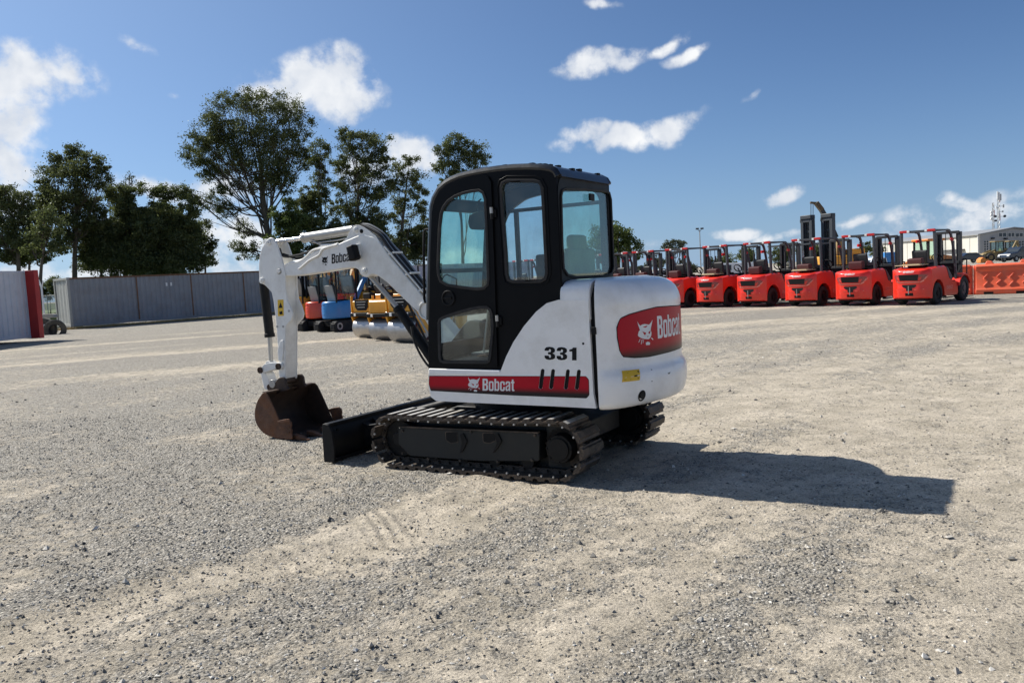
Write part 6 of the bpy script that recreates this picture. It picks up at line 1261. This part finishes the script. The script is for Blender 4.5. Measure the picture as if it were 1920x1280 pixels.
mi2 = make_mini('minired'); put(mi2, 605, 618, 'red mini excavator between the orange and blue ones', math.radians(54), .88)
mi3 = make_mini('orange'); put(mi3, 576, 617, 'orange mini excavator partly hidden by the white arm', math.radians(54), .88)
mi4 = make_mini('yellow', True); p = at(712, 560, 30.5); mi4.location = (p[0], 30.5, 0); mi4.rotation_euler = (0, 0, math.radians(120)); mi4.scale = (1.12,)*3; mi4['label'] = 'yellow excavator with a glazed cab standing behind the rollers'

for (px, D_, rz_, lab) in ((568, 31, 1.2, 'yellow excavator with a black cab behind the orange mini excavator'), (618, 31.5, 1.1, 'yellow excavator with a black cab behind the red mini excavator'), (662, 31, 1.25, 'yellow excavator with a black cab behind the blue mini excavator')):
    o = copy_tree(mi4); p = at(px, 560, D_); o.location = (p[0], D_, 0); o.rotation_euler = (0, 0, rz_); o.scale = (1.05,)*3; o['label'] = lab

# ================================================================== far right: warehouse, vehicles, masts
def wx(px, D): return col_at(px, D)
Dw = 150.; xw = wx(1838, Dw); zE_ = at(1838, 440, Dw)[2]; zP = at(1900, 428.5, Dw)[2]; xP = wx(1900, Dw); xR = wx(1966, Dw); Lw = 44.
bo_ = empty('warehouse', (xw, Dw, 0), 0, 'long cream warehouse with a grey windowed gable end at the right', 'building')
g = MB(); wdt = xR-xw; pk = xP-xw
g.plate([(0, 0), (wdt, 0), (wdt, zE_), (pk, zP), (0, zE_)], [], 'y', 0, .2); g.build('gable_wall', 'wallgrey', bo_)
g = MB(); g.box(-.2, 0, .0, Lw, 0, zE_); g.build('side_wall', 'wallcream', bo_); g = MB(); g.box(wdt, wdt+.2, 0, Lw, 0, zE_); g.box(0, wdt, Lw, Lw+.2, 0, zE_); g.build('far_walls', 'wallcream', bo_)
g = MB(); g._strip([(-.6, zE_-.05), (pk, zP+.1), (wdt+.5, zE_-.05)], [(-.6, zE_+.12), (pk, zP+.28), (wdt+.5, zE_+.12)], 'y', -.4, Lw+.4); g.build('roof', 'roofm', bo_)
g = MB(); g.box(-.42, -.2, -.1, .12, 0, zE_); g.build('corner_trim', 'frame', bo_)
for k in range(1, 15): g = MB(); g.box(-.26, -.2, k*3.0-.06, k*3.0+.06, 0, zE_); g.build('wall_seam', 'frame', bo_)
def zpx(x, y): return at(x, y, Dw)[2]
def gwin(x0, x1, y0, y1, nx, nz):
    X0, X1 = wx(x0, Dw)-xw, wx(x1, Dw)-xw; Z0, Z1 = zpx((x0+x1)/2, y1), zpx((x0+x1)/2, y0); g = MB(); g.box(X0, X1, -.05, .02, Z0, Z1); w_ = g.build('window', 'winb', bo_)
    for k in range(nx+1): x = X0+(X1-X0)*k/nx; g = MB(); g.box(x-.05, x+.05, -.09, -.05, Z0, Z1); g.build('mullion', 'frame', w_)
    for k in range(nz+1): zz = Z0+(Z1-Z0)*k/nz; g = MB(); g.box(X0, X1, -.085, -.05, zz-.04, zz+.04); g.build('glazing_bar', 'frame', w_)
gwin(1872.5, 1887, 436.5, 444, 2, 1); gwin(1890, 1902, 436.5, 444, 2, 1); gwin(1904, 1918, 437, 444, 2, 1); gwin(1921, 1935, 437.5, 444.5, 2, 1)
gwin(1844.5, 1853.5, 451, 474, 2, 5); gwin(1872.5, 1881, 451, 463, 2, 3); gwin(1883, 1925, 452, 466, 8, 3)
for x, y in ((1860, 447), (1884, 447.5)): p = at(x, y, Dw); g = MB(); g.box(p[0]-xw-.25, p[0]-xw+.25, -.5, 0, p[2]-.12, p[2]+.1); g.build('wall_lamp', 'blackm', bo_)
g = MB(); g.box(-.5, -.2, 5, 12, 0.0, 2.0); g.build('side_door', 'frame', bo_); g = MB(); g.box(-1.1, -.2, 4.6, 12.4, 2.0, 2.2); g.build('door_hood', 'grey', bo_)
# low far shed on the left side of the forklift row
xs0, xs1 = wx(1100, 135), wx(1200, 135); so = empty('low_shed', (xs0, 135, 0), 0, 'low pale grey shed seen under the leftmost forklift guards', 'building')
g = MB(); g.box(0, xs1-xs0, 0, 12, 0, 1.55); g.build('wall', 'roofm', so); g = MB(); g.box(-.3, xs1-xs0+.3, -.4, 12.4, 1.55, 1.85); g.build('roof', 'grey', so)
# lattice radio masts on the far side of the warehouse
def lattice(label, px, D, ytop, w, dishes):
    x = wx(px, D); zt = at(px, ytop, D)[2]; o = empty('radio_mast', (x, D, 0), 0, label, 'radio mast', 'radio masts behind the warehouse'); g = MB(); c_ = [(w*math.cos(a), w*math.sin(a)) for a in (0, 2.09, 4.19)]
    for a_ in c_: g.beam((a_[0], a_[1], 0), (a_[0]*.7, a_[1]*.7, zt), .07, .07)
    n = int(zt/1.1)
    for k in range(n):
        z0_, z1_ = zt*k/n, zt*(k+1)/n
        for i in range(3): a_, b_ = c_[i], c_[(i+1) % 3]; g.beam((a_[0]*.85, a_[1]*.85, z0_), (b_[0]*.85, b_[1]*.85, z1_), .045, .045)
    g.build('lattice', 'steelgrey', o); g = MB()
    for k in range(0, n, 4): g.beam((c_[0][0]*.9, c_[0][1]*.9, zt*k/n), (c_[0][0]*.9, c_[0][1]*.9, zt*(k+1.5)/n), .12, .12)
    tag(g.build('red_bands', 'lampred', o), kind='stuff')
    for (dx, yy, r_, kind_) in dishes:
        zz = at(px, yy, D)[2]; g = MB()
        if kind_ == 'd': g.cyl((dx, -.5, zz), (dx, -.2, zz), r_, n=14); g.build('dish', 'tape' if dx < .3 else 'grey', o)
        else: g.box(dx-.16, dx+.16, -.3, -.1, zz-r_, zz+r_); g.build('panel_antenna', 'tape' if dx < .2 else 'steelgrey', o, .02)
        if abs(dx) > .3: g = MB(); g.beam((0, 0, zz), (dx, -.2, zz), .08, .08); g.build('outrigger', 'grey', o)
    return o
lattice('slender lattice radio mast with white dishes, left of its pair', 1863, 200, 380, .28, [(-.6, 398, .28, 'd'), (-.55, 403, .35, 'd'), (-.55, 410, .35, 'd'), (.3, 406, .3, 'd'), (.4, 414, .25, 'd')])
lattice('taller lattice radio mast with a drum shaped top, right of its pair', 1873, 205, 362, .38, [(-.3, 366, .9, 'p'), (.1, 368, .9, 'p'), (.42, 370, .8, 'p'), (-.6, 389, .3, 'p'), (1.1, 387, .4, 'p'), (.9, 397, .2, 'p'), (1.3, 406, .32, 'd'), (0, 404, .7, 'p')])
# floodlight pole
xp_ = wx(1315, 110); zt = at(1314, 428, 110)[2]; o = empty('floodlight_pole', (xp_, 110, 0), 0, 'thin twin headed floodlight pole over the forklift row', 'light pole')
g = MB(); g.cyl((0, 0, 0), (0, 0, zt-.2), .09, .06, n=8); g.build('pole', 'steelgrey', o)
for sg in (1, -1): g = MB(); g.beam((0, 0, zt-.45), (sg*.28, 0, zt-.12), .05, .05); g.box(sg*.12, sg*.5, -.18, .12, zt-.15, zt+.06); g.build('floodlight', 'grey', o, .01)

def make_loader(D, px, ang, label, mat, sc_=1., grp=None, name='wheel_loader'):
    x = wx(px, D); o = empty(name, (x, D, 0), ang, label, name.replace('_', ' '), grp); o.scale = (sc_,)*3
    for wxx, r_ in ((-1.2, .72), (1.35, .55)):
        for y in (-.85, .85): wheel(o, wxx, y, r_, .42, mat)
    g = MB(); g.prism(rp([(-2.1, .75), (-2.1, 1.55), (-.7, 1.75), (-.55, .7)], .1), 'y', -.6, .6); g.build('engine_cover', mat, o, .05)
    g = MB(); g.prism(rp([(-.6, .6), (-.6, 1.3), (1.7, 1.2), (1.8, .7)], .1), 'y', -.45, .45); g.build('front_frame', mat, o, .04)
    g = MB(); g.prism([(-.75, 1.3), (-.7, 2.0), (.35, 2.0), (.55, 1.3)], 'y', -.55, .55)
    for xx, yy in ((-.7, -.55), (-.7, .55), (.42, -.55), (.42, .55)): cb_ = MB(); cb_.beam((xx, yy, 1.25), (xx*.95, yy, 2.62), .09, .09); cb_.build('cab_post', 'blackm', o)
    g = MB(); g.box(-.85, .55, -.65, .65, 2.6, 2.74); g.build('cab_roof', mat, o, .04)
    g = MB(); g.box(-.66, .38, -.54, .54, 1.35, 2.58); g.build('cab_glass', 'glassg', o)
    g = MB(); g.box(-.75, .45, -.58, .58, 1.2, 1.38); g.build('cab_floor', mat, o, .03)
    for y in (-.5, .5): g = MB(); g.beam((.5, y, 1.5), (2.2, y, .85), .14, .24); g.build('lift_arm', mat, o, .02)
    g = MB(); g.prism([(2.15, .25), (2.15, 1.05), (2.35, 1.15), (3.0, .35), (3.1, .2)], 'y', -1.05, 1.05); g.build('bucket', mat, o, .02)
    if name == 'backhoe': g = MB(); g.beam((-2.0, 0, 1.0), (-2.9, 0, 2.6), .2, .3); g.beam((-2.9, 0, 2.6), (-3.3, 0, 1.1), .18, .26); g.prism([(-3.5, 1.2), (-3.0, 1.2), (-2.9, .7), (-3.4, .5)], 'y', -.35, .35); g.build('digging_arm', mat, o, .03)
    return o
MT['loaderorange'] = M('loader_orange', (.78, .26, .05), .4, var=.06, dirt=(.4, .25, .12), dk=.4); MT['paleyellow'] = M('pale_machine_yellow', (.72, .56, .20), .45, var=.06)
make_loader(44, 1738, math.radians(200), 'orange and yellow wheel loader seen through the nearest forklift guard', 'loaderorange', .86)
make_loader(122, 1868, math.radians(182), 'muddy tan backhoe in front of the grey gable', 'tan', 1.08, 'backhoes by the warehouse', 'backhoe')
make_loader(128, 1895, math.radians(178), 'second tan backhoe half hidden behind the dark pickup', 'tan', 1.08, 'backhoes by the warehouse', 'backhoe')
def make_car(px, D, ang, label, mat, kind='pickup', sc_=1.):
    x = wx(px, D); o = empty('parked_'+kind, (x, D, 0), ang, label, kind, None); o.scale = (sc_,)*3
    pr = {'pickup': [(-2.5, .5), (-2.5, 1.0), (-.6, 1.02), (-.45, 1.68), (.65, 1.7), (1.25, 1.1), (2.4, .98), (2.55, .5)], 'car': [(-2.1, .45), (-2.15, .95), (-1.6, 1.05), (-1.0, 1.45), (.4, 1.47), (1.15, 1.02), (2.1, .85), (2.2, .45)], 'van': [(-2.4, .5), (-2.4, 2.1), (1.1, 2.15), (1.8, 1.35), (2.4, 1.15), (2.5, .5)]}[kind]
    g = MB(); g.prism(rp(pr, .12), 'y', -.85, .85); g.build('body', mat, o, .09, 3)
    gl = {'pickup': [(-.5, 1.12), (-.36, 1.58), (.6, 1.6), (1.05, 1.15)], 'car': [(-1.4, 1.05), (-.95, 1.38), (.35, 1.4), (.9, 1.05)], 'van': [(.2, 1.45), (.2, 1.95), (1.05, 1.98), (1.6, 1.45)]}[kind]
    for y in (-.862, .842): g = MB(); g.prism(gl, 'y', y, y+.02); g.build('side_window', 'winb', o)
    a_, b_ = gl[2], gl[3]; g = MB(); g.add([(a_[0]+.12, -.7, a_[1]+.02), (a_[0]+.12, .7, a_[1]+.02), (b_[0]+.16, .75, b_[1]+.02), (b_[0]+.16, -.75, b_[1]+.02)], [(0, 1, 2, 3)]); g.build('windscreen', 'winb', o)
    for wxx in (-1.5, 1.5):
        for y in (-.78, .78): wheel(o, wxx, y, .36, .24, 'steelgrey')
    for y in (-.6, .6): g = MB(); g.box(pr[-1][0]-.06, pr[-1][0]+.02, y-.14, y+.14, .68, .82); g.build('headlight', 'tape', o)
    return o
make_car(1911, 108, math.radians(200), 'dark blue pickup at the right edge behind the orange barriers', 'carblue', 'pickup', 1.1)
make_car(1813, 118, math.radians(185), 'dark car parked by the cream warehouse wall', 'carblue', 'car')
make_car(1642, 62, math.radians(190), 'white pickup seen through the second forklift guard', 'carwhite', 'pickup', .9)
make_car(1375, 66, math.radians(170), 'white van between the fourth and fifth forklifts', 'carwhite', 'van', .8)
make_car(1240, 80, math.radians(175), 'pale car glimpsed under the umbrella shaped pine', 'carwhite', 'car')
x = wx(1843, 112); g = MB(); g.prism(rp([(-.6, 0), (-.6, .5), (-.2, .8), (.15, .5), (.6, .45), (.65, 0)], .1), 'y', -.5, .5); tag(g.build('loader_bucket', 'loaderorange', None, .04, loc=(x, 112, 0)), 'small orange bucket on the ground left of the tan backhoe', 'bucket')
x = wx(1612, 70); g = MB(); g.prism(rp([(-.5, 0), (-.5, 1.9), (.5, 1.9), (.5, 0)], .05), 'y', -.4, .4); tag(g.build('blue_cabinet', 'blue', None, .04, loc=(wx(1668, 70), 70, 0)), 'small blue cabinet standing behind the second forklift', 'cabinet')
